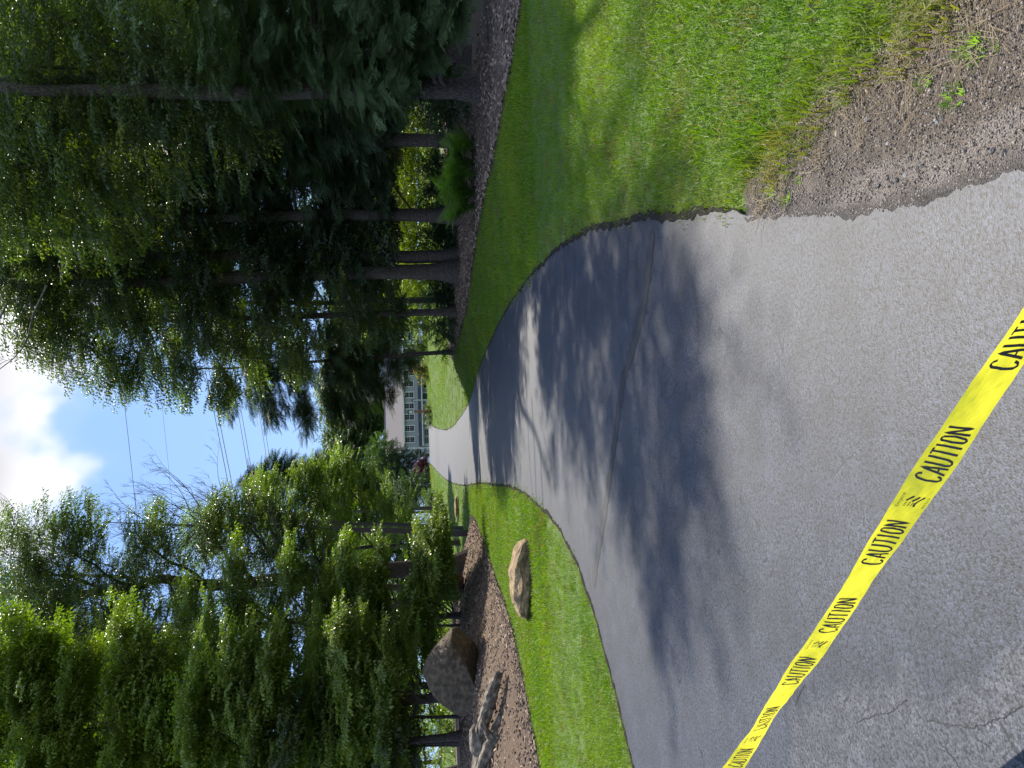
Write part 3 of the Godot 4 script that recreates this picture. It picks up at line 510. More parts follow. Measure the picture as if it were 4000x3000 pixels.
	shrub("thicket", "sunlit thicket beyond the left wood behind the boulder", "thicket", "sunlit thickets beyond the left wood", on(-22.00, 62.00), [[0.0, 1.0, 0.0, 3.0, 1.2, 1.5], [1.5, 1.8, -0.5, 1.8, 1.0, 1.2]], "coarse", Color(0.240, 0.280, 0.015), 9, 0.80)
	shrub("thicket", "sunlit thicket beyond the left wood behind the root", "thicket", "sunlit thickets beyond the left wood", on(-30.00, 66.00), [[0.0, 1.2, 0.0, 3.5, 1.4, 1.5], [1.8, 2.1, -0.5, 2.1, 1.2, 1.2]], "coarse", Color(0.240, 0.280, 0.015), 9, 0.80)
	shrub("thicket", "sunlit thicket beyond the slim left stems", "thicket", "sunlit thickets beyond the left wood", on(-17.00, 66.00), [[0.0, 0.9, 0.0, 2.5, 1.0, 1.5], [1.2, 1.5, -0.5, 1.5, 0.9, 1.2]], "coarse", Color(0.240, 0.280, 0.015), 9, 0.80)
	shrub("shrub", "orange tipped bush behind the bright leafy tree", "shrub", "", on(-14.00, 75.00), [[0.0, 1.0, 0.0, 1.2, 1.0, 0.9]], "broad", Color(0.130, 0.180, 0.030), 24, 1.30, Color(0.80, 0.32, 0.02), 0.20)
	shrub("shrub", "yellow green rounded bush on the far left lawn", "shrub", "", on(-11.60, 80.00), [[0.0, 0.8, 0.0, 1.1, 0.8, 0.9], [-1.2, 0.8, 0.0, 1.1, 0.8, 0.8]], "broad", Color(0.160, 0.210, 0.050), 24, 1.30)
	shrub("bush", "dark undergrowth bush under the slim beech", "bush", "undergrowth of the right bed", on(3.60, 36.00), [[0.0, 0.6, 0.0, 1.2, 0.7, 0.8], [0.6, 0.9, 0.0, 0.8, 0.6, 0.6]], "broad", Color(0.045, 0.085, 0.028), 30, 1.00)
	shrub("bush", "dark undergrowth bush beside the hemlock stems", "bush", "undergrowth of the right bed", on(5.60, 32.00), [[0.0, 0.6, 0.0, 1.2, 0.7, 0.8], [0.6, 0.9, 0.0, 0.8, 0.6, 0.6]], "broad", Color(0.045, 0.085, 0.028), 30, 1.00)
	shrub("bush", "dark bush behind the tip of the right bed", "bush", "undergrowth of the right bed", on(2.60, 40.00), [[0.0, 0.6, 0.0, 1.2, 0.7, 0.8], [0.6, 0.9, 0.0, 0.8, 0.6, 0.6]], "broad", Color(0.045, 0.085, 0.028), 30, 1.00)
	shrub("bush", "dark undergrowth bush behind the ferns", "bush", "undergrowth of the right bed", on(7.40, 31.00), [[0.0, 0.6, 0.0, 1.2, 0.7, 0.8], [0.6, 0.9, 0.0, 0.8, 0.6, 0.6]], "broad", Color(0.045, 0.085, 0.028), 30, 1.00)
	shrub("bush", "dark undergrowth bush far behind the ferns", "bush", "undergrowth of the right bed", on(9.00, 33.00), [[0.0, 0.6, 0.0, 1.2, 0.7, 0.8], [0.6, 0.9, 0.0, 0.8, 0.6, 0.6]], "broad", Color(0.045, 0.085, 0.028), 30, 1.00)
	shrub("bush", "dark undergrowth bush past the reddish trunk", "bush", "undergrowth of the right bed", on(10.50, 30.00), [[0.0, 0.6, 0.0, 1.2, 0.7, 0.8], [0.6, 0.9, 0.0, 0.8, 0.6, 0.6]], "broad", Color(0.045, 0.085, 0.028), 30, 1.00)
	shrub("bush", "dark undergrowth bush under the hemlock boughs", "bush", "undergrowth of the right bed", on(12.50, 31.00), [[0.0, 0.6, 0.0, 1.2, 0.7, 0.8], [0.6, 0.9, 0.0, 0.8, 0.6, 0.6]], "broad", Color(0.045, 0.085, 0.028), 30, 1.00)
	shrub("bush", "dark leafy plant close behind the reddish trunk", "bush", "undergrowth of the right bed", on(8.60, 23.50), [[0.0, 0.6, 0.0, 1.2, 0.7, 0.8], [0.6, 0.9, 0.0, 0.8, 0.6, 0.6]], "broad", Color(0.045, 0.085, 0.028), 30, 1.00)
	shrub("bush", "dark undergrowth bush behind the dead twigs", "bush", "undergrowth of the right bed", on(6.60, 34.00), [[0.0, 0.6, 0.0, 1.2, 0.7, 0.8], [0.6, 0.9, 0.0, 0.8, 0.6, 0.6]], "broad", Color(0.045, 0.085, 0.028), 30, 1.00)
	shrub("bush", "dark undergrowth bush between beech and hemlock", "bush", "undergrowth of the right bed", on(4.60, 38.00), [[0.0, 0.6, 0.0, 1.2, 0.7, 0.8], [0.6, 0.9, 0.0, 0.8, 0.6, 0.6]], "broad", Color(0.045, 0.085, 0.028), 30, 1.00)
	lamp_post("brown wooden lamp post with a square lantern at the flower bed", on(-2.75, 86.0), 1.95, 0.26, mat(lin(0.22, 0.10, 0.04), 0.8), 0.75)
	lamp_post("slim grey lamp post with a small lantern near the yellow flowers", on(-1.55, 90.0), 1.6, 0.14, mat(lin(0.45, 0.45, 0.43), 0.8), 0.5)


# ---------------------------------------------------------------- ground, driveway, beds
func sheet(ds: Array, across: Callable, cols: int, up: Callable, color = null) -> ArrayMesh:
	# a sheet on the terrain: for every distance, cols+1 points between the two x values that across gives
	var b := MB.new()
	for d in ds:
		var e: Array = across.call(d)
		for j in cols + 1:
			var t := float(j) / cols
			var x := lerpf(e[0], e[1], t)
			b.v.append(Vector3(x, gh(x, d) + up.call(x, d, t), -d))
			var dx := gh(x + 0.15, d) - gh(x - 0.15, d)
			var dd := gh(x, d + 0.15) - gh(x, d - 0.15)
			b.n.append(Vector3(-dx / 0.3, 1.0, dd / 0.3).normalized())
			b.uv.append(Vector2(x, d))
			b.uv2.append(Vector2(x, d))
			if color != null:
				b.c.append(color.call(x, d))
	b.grid(ds.size() - 1, cols, 0)
	return b.mesh()

func steps(a: float, b: float, first: float, grow: float) -> Array:
	var out := []
	var d := a
	var s := first
	while d < b:
		out.append(d)
		d += s
		s *= grow
	out.append(b)
	return out

func build_ground() -> void:
	# ground: one sheet to the horizon
	var b := MB.new()
	var ds := [-60, -20, -6] + steps(-2, 60, 0.5, 1.012) + [66, 72, 80, 88, 96, 104, 112, 120, 130, 150, 200, 300, 500, 900]
	var xs := []
	for i in range(-60, 61):
		xs.append(i * 0.5 if absi(i) <= 40 else signf(i) * (20.0 + pow(absf(i) - 40.0, 1.0) * 1.5 + pow(maxf(absf(i) - 48.0, 0.0), 2.4)))
	for d in ds:
		for x in xs:
			b.v.append(Vector3(x, gh(x, d) - 0.015, -d))
			var dx := gh(x + 0.2, d) - gh(x - 0.2, d)
			var dd := gh(x, d + 0.2) - gh(x, d - 0.2)
			b.n.append(Vector3(-dx / 0.4, 1.0, dd / 0.4).normalized())
	b.grid(ds.size() - 1, xs.size() - 1, 0)
	structure("ground", b.mesh(), M.lawn)

	var wig := func(d: float, k: float) -> float: return noise.get_noise_2d(d * 9.0, k) * 0.05 + noise.get_noise_2d(d * 40.0, k + 50) * 0.025
	var dsd := steps(-3, 60, 0.09, 1.012) + steps(62, 122, 2.0, 1.0)
	var shade := func(x: float, d: float) -> Color:
		var q := 1.0 + noise.get_noise_2d(x * 7.0, d * 7.0) * 0.24 + noise.get_noise_2d(x * 2.0 + 70, d * 0.8) * 0.10
		return Color(q, q, q * 1.01) / 2.4
	structure("driveway", sheet(dsd, func(d): return [tab(XL, d) + wig.call(d, 1.0), tab(XR, d) + wig.call(d, 9.0)], 26, func(_x, _d, _t): return 0.022, shade), M.seal)
	# dark strips of sealed soil along both edges
	for s in [0, 1]:
		var tb: Array = [XL, XR][s]
		var sg: float = [-1.0, 1.0][s]
		structure("driveway_edge", sheet(steps(3.75, 60, 0.018, 1.010) + steps(62, 104, 2.0, 1.0), func(d):
			var w: float = 0.03 + 0.05 * absf(noise.get_noise_2d(d * 14.0, 30.0 * s)) + 0.03 * noise.get_noise_2d(d * 60.0, 7.0)
			w *= ss(3.72, 4.4, d)
			var v: float = (0.008 + 0.035 * absf(noise.get_noise_2d(d * 22.0, 130.0 + 30.0 * s)) + 0.03 * noise.get_noise_2d(d * 120.0, 17.0)) * ss(3.7, 5.0, d) * (1.0 + d * 0.02)
			var e: float = tab(tb, d) + wig.call(d, 9.0 if s == 1 else 1.0)
			return [e - v, e + w] if sg > 0 else [e - w, e + v], 3, func(_x, _d, _t): return 0.027), M.edge)
	# the filled joint across the driveway
	var line := [Vector2(1.1, 5.5), Vector2(0.95, 5.55), Vector2(0.58, 5.78), Vector2(0.25, 6.2), Vector2(-0.03, 6.56), Vector2(-0.4, 6.83), Vector2(-0.75, 7.07), Vector2(-1.3, 7.48), Vector2(-1.76, 7.85), Vector2(-2.2, 8.2)]
	structure("driveway_joint", ribbon(line, 0.075, 0.5, 0.025, 9.0), M.seam)
	# the mouth of the driveway, where the sealer stops in ragged tongues on the older paving
	var bare := PackedVector2Array([Vector2(-1.31, 3.07), Vector2(-1.17, 2.86), Vector2(-1.03, 2.54), Vector2(-1.1, 2.46), Vector2(-1.05, 2.33), Vector2(-0.88, 2.14), Vector2(-0.7, 1.9), Vector2(-0.7, 1.2), Vector2(-3.4, 1.2), Vector2(-3.4, 4.2), Vector2(-2.3, 3.9), Vector2(-1.8, 3.55), Vector2(-1.52, 3.38)])
	var old := PackedVector2Array([Vector2(-1.16, 2.42), Vector2(-1.09, 2.2), Vector2(-0.97, 2.02), Vector2(-0.7, 1.6), Vector2(-0.7, 1.2), Vector2(-3.4, 1.2), Vector2(-3.4, 3.5), Vector2(-2.6, 3.2), Vector2(-1.75, 3.0), Vector2(-1.45, 2.67), Vector2(-1.3, 2.55)])
	var wear := func(x: float, d: float) -> Color:
		var p := Vector2(x + noise.get_noise_2d(x * 22.0, d * 22.0) * 0.10 + noise.get_noise_2d(x * 90.0, d * 90.0) * 0.05, d + noise.get_noise_2d(x * 22.0 + 60, d * 22.0) * 0.10 + noise.get_noise_2d(x * 90.0 + 30, d * 90.0) * 0.05)
		var q: float = 1.0 + noise.get_noise_2d(x * 7.0, d * 7.0) * 0.24 + noise.get_noise_2d(x * 2.0 + 70, d * 0.8) * 0.10
		var c := Color(q, q, q * 1.01)
		var inb := rim_distance(p, bare)
		var ino := rim_distance(p, old)
		var fleck := 0.75 + noise.get_noise_2d(x * 160.0, d * 160.0) * 0.5
		c = c.lerp(Color(2.3, 2.05, 1.7) * fleck, ss(-0.02, 0.05, inb) * 0.85)
		c = c.lerp(Color(1.75, 1.6, 1.4) * q, ss(-0.015, 0.02, ino))
		c = c.lerp(Color(0.5, 0.5, 0.52), ss(0.035, 0.0, absf(inb + 0.03)) * clampf(noise.get_noise_2d(x * 12.0, d * 12.0 + 20) * 2.0, 0.0, 0.7))
		return c / 2.4
	structure("driveway_apron", sheet(steps(1.25, 4.2, 0.022, 1.0), func(_d): return [-3.3, -0.55], 120, func(x, d, t): return 0.0235 + 0.0035 * ss(-0.02, 0.04, rim_distance(Vector2(x, d), bare)), wear), M.seal)
	for cr in [[Vector2(-1.16, 2.42), Vector2(-1.12, 2.3), Vector2(-1.09, 2.2), Vector2(-1.02, 2.09), Vector2(-0.93, 1.98)], [Vector2(-1.36, 2.86), Vector2(-1.27, 2.72), Vector2(-1.22, 2.62), Vector2(-1.13, 2.52)], [Vector2(-1.52, 3.4), Vector2(-1.38, 3.3), Vector2(-1.3, 3.34), Vector2(-1.2, 3.2)], [Vector2(-1.2, 2.35), Vector2(-1.26, 2.2), Vector2(-1.36, 2.1)]]:
		structure("crack", ribbon(cr, 0.0017, 0.9, 0.0282, 40.0), M.crack)
	# shoulder of dirt and grit on the near right
	var dust := func(x: float, d: float) -> Color:
		var e := x - tab(XR, d)
		var q := 0.92 + noise.get_noise_2d(x * 22.0, d * 22.0) * 0.35 + noise.get_noise_2d(x * 120.0, d * 120.0) * 0.45
		var c := Color(q, q * 0.99, q * 0.98)
		c = c.lerp(Color(1.25, 1.1, 0.9), ss(0.05, 0.5, e) * (0.45 + noise.get_noise_2d(x * 9.0, d * 9.0) * 0.5))
		var w := ss(0.09, 0.05, absf(e - 0.085 - noise.get_noise_2d(d * 12.0, 4.0) * 0.03)) * ss(3.3, 2.6, d)
		c = c.lerp(Color(0.72, 0.78, 0.88) * q, ss(0.08, 0.0, e))
		return c.lerp(Color(1.9, 2.0, 2.2), clampf(w * (0.55 + noise.get_noise_2d(x * 50.0, d * 30.0)), 0.0, 0.8)) / 2.0
	structure("dirt_shoulder", sheet(steps(0.8, 3.8, 0.016, 1.0), func(d): return [tab(XR, d) - 0.03 + noise.get_noise_2d(d * 30.0, 81.0) * 0.035 + noise.get_noise_2d(d * 110.0, 84.0) * 0.02, tab(XS, d) + 0.1 + noise.get_noise_2d(d * 40.0, 61.0) * 0.08], 34, func(x, d, t): return lerpf(0.021, 0.012, ss(0.0, 0.25, t)) + 0.004 * ss(0.0, 0.04, t) + noise.get_noise_2d(x * 25.0, d * 25.0) * 0.012 * ss(0.05, 0.3, t) + noise.get_noise_2d(x * 110.0, d * 110.0) * 0.002 + t * 0.012, dust), M.dirt)
	# mulch beds on both sides
	var ml := structure("mulch_bed", sheet(steps(7, 47, 0.4, 1.01), func(d): return [tab(XB, d) - 26.0, tab(XB, d) + noise.get_noise_2d(d * 5.0, 77) * 0.12], 60, func(x, d, t): return (0.05 + noise.get_noise_2d(x * 6.0, d * 6.0) * 0.03) * ss(1.0, 0.992, t)), M.mulch)
	var mr := structure("mulch_bed", sheet(steps(7, 48, 0.4, 1.01), func(d): return [tab(XM, d) + noise.get_noise_2d(d * 5.0, 33) * 0.12, tab(XM, d) + 26.0], 60, func(x, d, t): return (0.05 + noise.get_noise_2d(x * 6.0, d * 6.0) * 0.03) * ss(0.0, 0.008, t)), M.mulch)
	# bark chips
	var cm := MB.new()
	cm.box(Vector3.ZERO, Vector3(0.075, 0.012, 0.026))
	var chip := cm.mesh()
	var at := []
	var tint := []
	for i in 26000:
		var d := rng.randf_range(9.0, 44.0)
		if rng.randf() > 18.0 / d:
			continue
		var left := rng.randf() < 0.62
		var e := pow(rng.randf(), 1.6) * 7.0
		var x := tab(XB, d) - e if left else tab(XM, d) + e * 0.6
		var s := rng.randf_range(0.5, 1.6) * (1.0 + d * 0.012)
		at.append(Transform3D(Basis.from_euler(Vector3(rng.randf_range(-0.6, 0.6), rng.randf() * TAU, rng.randf_range(-0.6, 0.6))).scaled(Vector3.ONE * s), on(x, d, 0.05)))
		var q := pow(rng.randf(), 1.8)
		tint.append(Color(0.06 + 0.33 * q, 0.042 + 0.24 * q, 0.03 + 0.17 * q))
	var chips := scatter("bark_mulch", chip, M.chip, at, tint)
	tag(chips, "brown bark mulch chips covering the beds beside the driveway", "mulch")

func rim_distance(p: Vector2, poly: PackedVector2Array) -> float:   # positive inside
	var best := 9.0
	for i in poly.size():
		best = minf(best, p.distance_to(Geometry2D.get_closest_point_to_segment(p, poly[i], poly[(i + 1) % poly.size()])))
	return best if Geometry2D.is_point_in_polygon(p, poly) else -best

func ribbon(line: Array, half: float, vary: float, up: float, fr: float) -> ArrayMesh:
	var b := MB.new()
	var pts := []
	for i in line.size() - 1:
		for k in 12:
			pts.append(line[i].lerp(line[i + 1], k / 12.0) + (Vector2(rng.randf_range(-1, 1), rng.randf_range(-1, 1)) * 0.004 if half < 0.01 else Vector2.ZERO))
	pts.append(line[line.size() - 1])
	for i in pts.size():
		var t: Vector2 = (pts[mini(i + 1, pts.size() - 1)] - pts[maxi(i - 1, 0)]).normalized()
		var s := Vector2(-t.y, t.x)
		var p: Vector2 = pts[i] + s * noise.get_noise_2d(i * fr, 200.0) * half * vary
		var w := half * (1.0 + vary * noise.get_noise_2d(i * fr * 1.7, 300.0))
		if i == 0 or i == pts.size() - 1:
			w *= 0.1
		for sg in [-1.0, 1.0]:
			var q: Vector2 = p + s * w * sg
			b.v.append(on(q.x, q.y, up))
			b.n.append(Vector3.UP)
	for i in pts.size() - 1:
		var a := i * 2
		for q in [a, a + 2, a + 1, a + 1, a + 2, a + 3]:
			b.ix.append(q)
	b.n.clear()
	return b.mesh()

func tuft_mesh(blades: int, spread: float, tall: float, wide: float, lean: float) -> ArrayMesh:
	var b := MB.new()
	for i in blades:
		var a := rng.randf() * TAU
		var p := Vector3(rng.randf_range(-1, 1), 0, rng.randf_range(-1, 1)) * spread
		var h := tall * rng.randf_range(0.55, 1.15)
		var out := Vector3(cos(a), 0, sin(a)) * h * rng.randf_range(0.1, 1.0) * lean
		var s := Vector3(-sin(a), 0, cos(a)).rotated(Vector3.UP, rng.randf_range(-0.8, 0.8)) * wide * 0.5
		var m := p + Vector3.UP * h * 0.6 + out * 0.35
		var t := p + Vector3.UP * h * rng.randf_range(0.75, 1.0) + out
		b.quad(p - s, p + s, m + s * 0.8, m - s * 0.8)
		b.tri(m - s * 0.8, m + s * 0.8, t)
	return b.mesh()

func build_grass() -> void:
	var near := []
	for i in 4:
		near.append(tuft_mesh(26, 0.09, 0.075, 0.0055, 1.25))
	var longer := []
	for i in 2:
		longer.append(tuft_mesh(30, 0.06, 0.14, 0.006, 0.9))
	var far := []
	for i in 3:
		far.append(tuft_mesh(30, 0.16, 0.075, 0.011, 0.8))
	var sets := [near[0], near[1], near[2], near[3], longer[0], longer[1], far[0], far[1], far[2]]
	var at := []
	var tint := []
	for i in sets.size():
		at.append([])
		tint.append([])
	var d := 1.7
	while d < 104.0:
		var st := 0.085 if d < 5.5 else 0.105 if d < 9 else 0.16 if d < 16 else 0.24 if d < 26 else 0.36 if d < 45 else 0.7
		var half := 3.0 + d * 0.56
		var x := -minf(half, 30.0)
		while x < minf(half, 26.0):
			x += st
			var px := x + rng.randf_range(-0.5, 0.5) * st
			var pd := d + rng.randf_range(-0.5, 0.5) * st
			var el := tab(XL, pd) - px
			var er := px - tab(XR, pd)
			var edge := maxf(el, er)
			if edge < -0.015 + rng.randf() * 0.05 or px < tab(XB, pd) + 0.02 or px > tab(XM, pd) - 0.02:
				continue
			var rim := minf(px - tab(XB, pd), tab(XM, pd) - px)
			var dry := 0.0
			var k := rng.randi() % 4 if d < 12 else 6 + rng.randi() % 3
			if pd < 3.9 and er > 0:
				var es := px - tab(XS, pd) + noise.get_noise_2d(px * 30.0, pd * 30.0) * 0.12
				if es < 0:
					continue
				if es < 0.35:
					dry = 1.0 - es / 0.35
					if rng.randf() < dry * 0.15:
						continue
					if rng.randf() < 0.6:
						k = 4 + rng.randi() % 2
			var n1 := noise.get_noise_2d(px * 3.0, pd * 3.0)
			var n2 := noise.get_noise_2d(px * 14.0 + 400, pd * 14.0)
			dry = clampf(dry * 0.8 + maxf(0.0, n2 - 0.12) * (1.3 if d < 7 and px > 0 else 0.5) + ss(0.22, 0.05, edge) * 0.4, 0.0, 1.0)
			if d > 50:
				dry = clampf(dry + 0.35 * maxf(0.0, noise.get_noise_2d(px * 1.2, pd * 12.0) + 0.15) + 0.5 * ss(78, 90, pd) * ss(3.0, 0.5, er), 0.0, 1.0)
			var c := Color(0.135, 0.245, 0.016).lerp(Color(0.205, 0.30, 0.019), clampf(0.5 + n1 * 1.4 + rng.randf_range(-0.3, 0.3), 0.0, 1.0))
			c = c.lerp(Color(0.30, 0.235, 0.095), dry * rng.randf_range(0.2, 1.0) * (1.0 if d < 45 else 0.55))
			if rng.randf() < 0.05:
				c = Color(0.22, 0.18, 0.08)
			var s := rng.randf_range(0.75, 1.25) * (1.0 if d < 12 else 1.15 if d < 26 else 1.5 if d < 45 else 2.4)
			if rim < 0.3 or (edge < 0.3 and d > 4):
				s *= 0.8
			var sy := s * (1.0 if d < 45 else 0.55)
			at[k].append(Transform3D(Basis.from_euler(Vector3(0, rng.randf() * TAU, 0)) * Basis.from_scale(Vector3(s, sy, s)), on(px, pd, -0.01)))
			tint[k].append(c * Color(1, 1, 1) * rng.randf_range(0.85, 1.15))
		d += st
	for k in sets.size():
		var o := scatter("lawn_grass", sets[k], M.grass, at[k], tint[k])
		tag(o, ["short mown green grass of the lawns beside the driveway", "long grass blades at the rim of the dirt shoulder", "green grass of the lawns farther up the driveway"][0 if k < 4 else 1 if k < 6 else 2], "grass")
	# thatch: dry blades lying on the dirt along the grass edge
	var b := MB.new()
	for i in 14:
		var a := rng.randf() * TAU
		var p := Vector3(rng.randf_range(-1, 1), 0.1, rng.randf_range(-1, 1)) * 0.07
		var t := Vector3(cos(a), rng.randf_range(-0.02, 0.25), sin(a)) * rng.randf_range(0.04, 0.09)
		var s := Vector3(-sin(a), 0, cos(a)) * 0.0011
		b.quad(p - s, p + s, p + t + s, p + t - s)
	var hay := []
	var ht := []
	for i in 190:
		var dd := rng.randf_range(1.7, 3.7)
		var e := rng.randfn(0.02, 0.09)
		if dd > 2.3 and rng.randf() < 0.6:
			continue
		hay.append(Transform3D(Basis.from_euler(Vector3(0, rng.randf() * TAU, 0)), on(tab(XS, dd) + e + 0.02, dd, 0.028)))
		ht.append(Color(0.26, 0.20, 0.115) * rng.randf_range(0.6, 1.1))
	tag(scatter("dry_grass", b.mesh(), M.grass, hay, ht), "dry straw coloured grass clippings along the rim of the dirt shoulder", "dry grass")

func make_sky() -> Sky:
	# clear summer air with cumulus ahead, and extra unseen clouds as fill light
	var w := 2048
	var h := 1024
	var f := FastNoiseLite.new()
	f.noise_type = FastNoiseLite.TYPE_SIMPLEX_SMOOTH
	f.frequency = 1.0
	f.fractal_octaves = 6
	f.fractal_gain = 0.52
	f.seed = 77
	var rg := RandomNumberGenerator.new()
	rg.seed = 5
	var puffs := []   # azimuth, elevation, half width, half height
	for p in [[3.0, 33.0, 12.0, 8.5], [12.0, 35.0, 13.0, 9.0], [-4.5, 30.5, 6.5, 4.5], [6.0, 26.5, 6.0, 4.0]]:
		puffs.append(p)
	for i in 30:  # unseen clouds aside, behind and overhead, more and bigger to fill the shade
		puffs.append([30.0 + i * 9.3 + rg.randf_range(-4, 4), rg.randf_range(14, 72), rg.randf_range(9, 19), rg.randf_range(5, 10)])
	var data := PackedFloat32Array()
	data.resize(w * h * 3)
	for j in h:
		var el := 90.0 - 180.0 * (j + 0.5) / h
		var t := clampf(el / 90.0, 0.0, 1.0)
		var c := Color(0.47, 0.67, 0.98).lerp(Color(0.125, 0.30, 0.76), pow(t, 0.42)).lerp(Color(0.10, 0.24, 0.62), ss(0.35, 1.0, t))
		if el < 0:
			c = Color(0.30, 0.33, 0.30)
		var near := []
		for p in puffs:
			if absf(el - p[1]) < p[3] * 1.9:
				near.append(p)
		var ce := cos(deg_to_rad(el))
		var se := sin(deg_to_rad(el))
		for i in w:
			var q := c
			var az := wrapf(360.0 * (i + 0.5) / w, -180.0, 180.0)   # 0 = straight ahead (-z)
			var m := 0.0
			var low := 0.0
			for p in near:
				var da := wrapf(az - p[0], -180.0, 180.0) * ce
				if absf(da) > p[2] * 1.9:
					continue
				var r := Vector2(da / p[2], (el - p[1]) / p[3]).length()
				var k := 1.0 - r * 0.62
				if k > m:
					m = k
					low = (p[1] - el) / p[3]
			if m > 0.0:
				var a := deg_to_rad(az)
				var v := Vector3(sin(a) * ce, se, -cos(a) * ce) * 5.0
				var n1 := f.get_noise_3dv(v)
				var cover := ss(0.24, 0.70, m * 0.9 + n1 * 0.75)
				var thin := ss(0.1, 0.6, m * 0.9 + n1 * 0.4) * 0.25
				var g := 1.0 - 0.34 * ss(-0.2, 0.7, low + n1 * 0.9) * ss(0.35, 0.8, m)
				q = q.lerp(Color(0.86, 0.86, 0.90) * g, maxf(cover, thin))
			var o := (j * w + i) * 3
			data[o] = q.r
			data[o + 1] = q.g
			data[o + 2] = q.b
	var im := Image.create_from_data(w, h, false, Image.FORMAT_RGBF, data.to_byte_array())
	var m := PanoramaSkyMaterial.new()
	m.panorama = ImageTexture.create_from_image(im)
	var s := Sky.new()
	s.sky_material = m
	return s

# ---------------------------------------------------------------- trees
var SPRAY := {}

func leaf(b: MB, p: Vector3, dir: Vector3, side: Vector3, l: float, w: float) -> void:
	var up := side.cross(dir).normalized()
	var m := p + dir * l * 0.42
	var t := p + dir * l - up * l * 0.12
	b.tri(p, m + side * w * 0.5 + up * w * 0.15, t)
	b.tri(p, t, m - side * w * 0.5 + up * w * 0.15)

func broad_spray(l: float, size: float, count: int, hang: float) -> ArrayMesh:
	var b := MB.new()
	var tips := [[Vector3.ZERO, Vector3(1, 0.05, 0), l]]
	for k in 5:
		var t := 0.15 + k * 0.16
		var s := 1.0 if k % 2 == 0 else -1.0
		tips.append([Vector3(l * t, -0.10 * t * t * l, 0), Vector3(0.72, rng.randf_range(-0.2, 0.2), s * 0.7).normalized(), l * (0.62 - t * 0.4)])
	var left := count
	for i in tips.size():
		var tw: Array = tips[i]
		var end: Vector3 = tw[0] + tw[1] * tw[2] - Vector3.UP * tw[2] * 0.16
		var s := Vector3(0, 0.004, 0.004)
		b.tri(tw[0] - s, tw[0] + s, end)
		var n := maxi(4, int(count * tw[2] / (l * 3.0)))
		for j in n:
			var f := (j + 0.6) / n
			var p: Vector3 = tw[0].lerp(end, f)
			var sg := 1.0 if j % 2 == 0 else -1.0
			var across: Vector3 = tw[1].cross(Vector3.UP).normalized() * sg
			var dir: Vector3 = (tw[1] * rng.randf_range(0.3, 0.9) + across * rng.randf_range(0.6, 1.0) * (1.0 - f * 0.4) + Vector3.DOWN * rng.randf_range(0.1, 1.0) * hang).normalized()
			var side := dir.cross(Vector3(rng.randf_range(-0.5, 0.5), 1, rng.randf_range(-0.5, 0.5))).normalized()
			var z := size * rng.randf_range(0.7, 1.15)
			leaf(b, p, dir, side, z, z * 0.56)
	return b.mesh()

func fir_spray(l: float) -> ArrayMesh:
	var b := MB.new()
	b.tri(Vector3(0, 0.004, 0), Vector3(0, -0.004, 0), Vector3(l, -0.12 * l, 0))
	for k in 15:
		var t := (k + 1) / 15.0
		for sg in [-1.0, 1.0]:
			var p := Vector3(l * t, -0.12 * l * t * t, 0)
			var z := l * (0.5 * (1.0 - t) + 0.10) * rng.randf_range(0.75, 1.1)
			var dir := Vector3(0.75, rng.randf_range(-0.35, 0.1), sg).normalized()
			var across := Vector3(-dir.z, 0, dir.x)
			var w := 0.017
			b.quad(p - across * w * 0.6, p + across * w * 0.6, p + dir * z + across * w * 0.5, p + dir * z - across * w * 0.5)
			for q in 3:
				var f := 0.25 + q * 0.25
				var p2 := p + dir * z * f
				for s2 in [-1.0, 1.0]:
					var d2: Vector3 = (dir * 0.9 + across * s2 * 0.8 + Vector3.DOWN * 0.25).normalized()
					var c2 := Vector3(-d2.z, 0.1, d2.x)
					var z2 := z * 0.45 * (1.1 - f)
					b.tri(p2 - c2 * w * 0.6, p2 + c2 * w * 0.6, p2 + d2 * z2)
	return b.mesh()

func make_sprays() -> void:
	SPRAY.broad = []
	SPRAY.large = []
	SPRAY.fir = []
	SPRAY.coarse = []
	for i in 3:
		SPRAY.broad.append(broad_spray(0.75, 0.095, 40, 0.7))
		SPRAY.large.append(broad_spray(0.95, 0.125, 44, 1.0))
		SPRAY.coarse.append(broad_spray(1.5, 0.24, 44, 0.7))
		SPRAY.fir.append(fir_spray(1.0))

func limb_path(a: Vector3, b: Vector3, sag: float, n: int) -> Array:
	var pts := []
	for i in n + 1:
		var t := float(i) / n
		var p := a.lerp(b, t) + Vector3.UP * sag * sin(t * PI) * a.distance_to(b)
		if i > 0 and i < n:
			p += Vector3(rng.randf_range(-1, 1), rng.randf_range(-1, 1), rng.randf_range(-1, 1)) * 0.03 * a.distance_to(b)
		pts.append(p)
	return pts

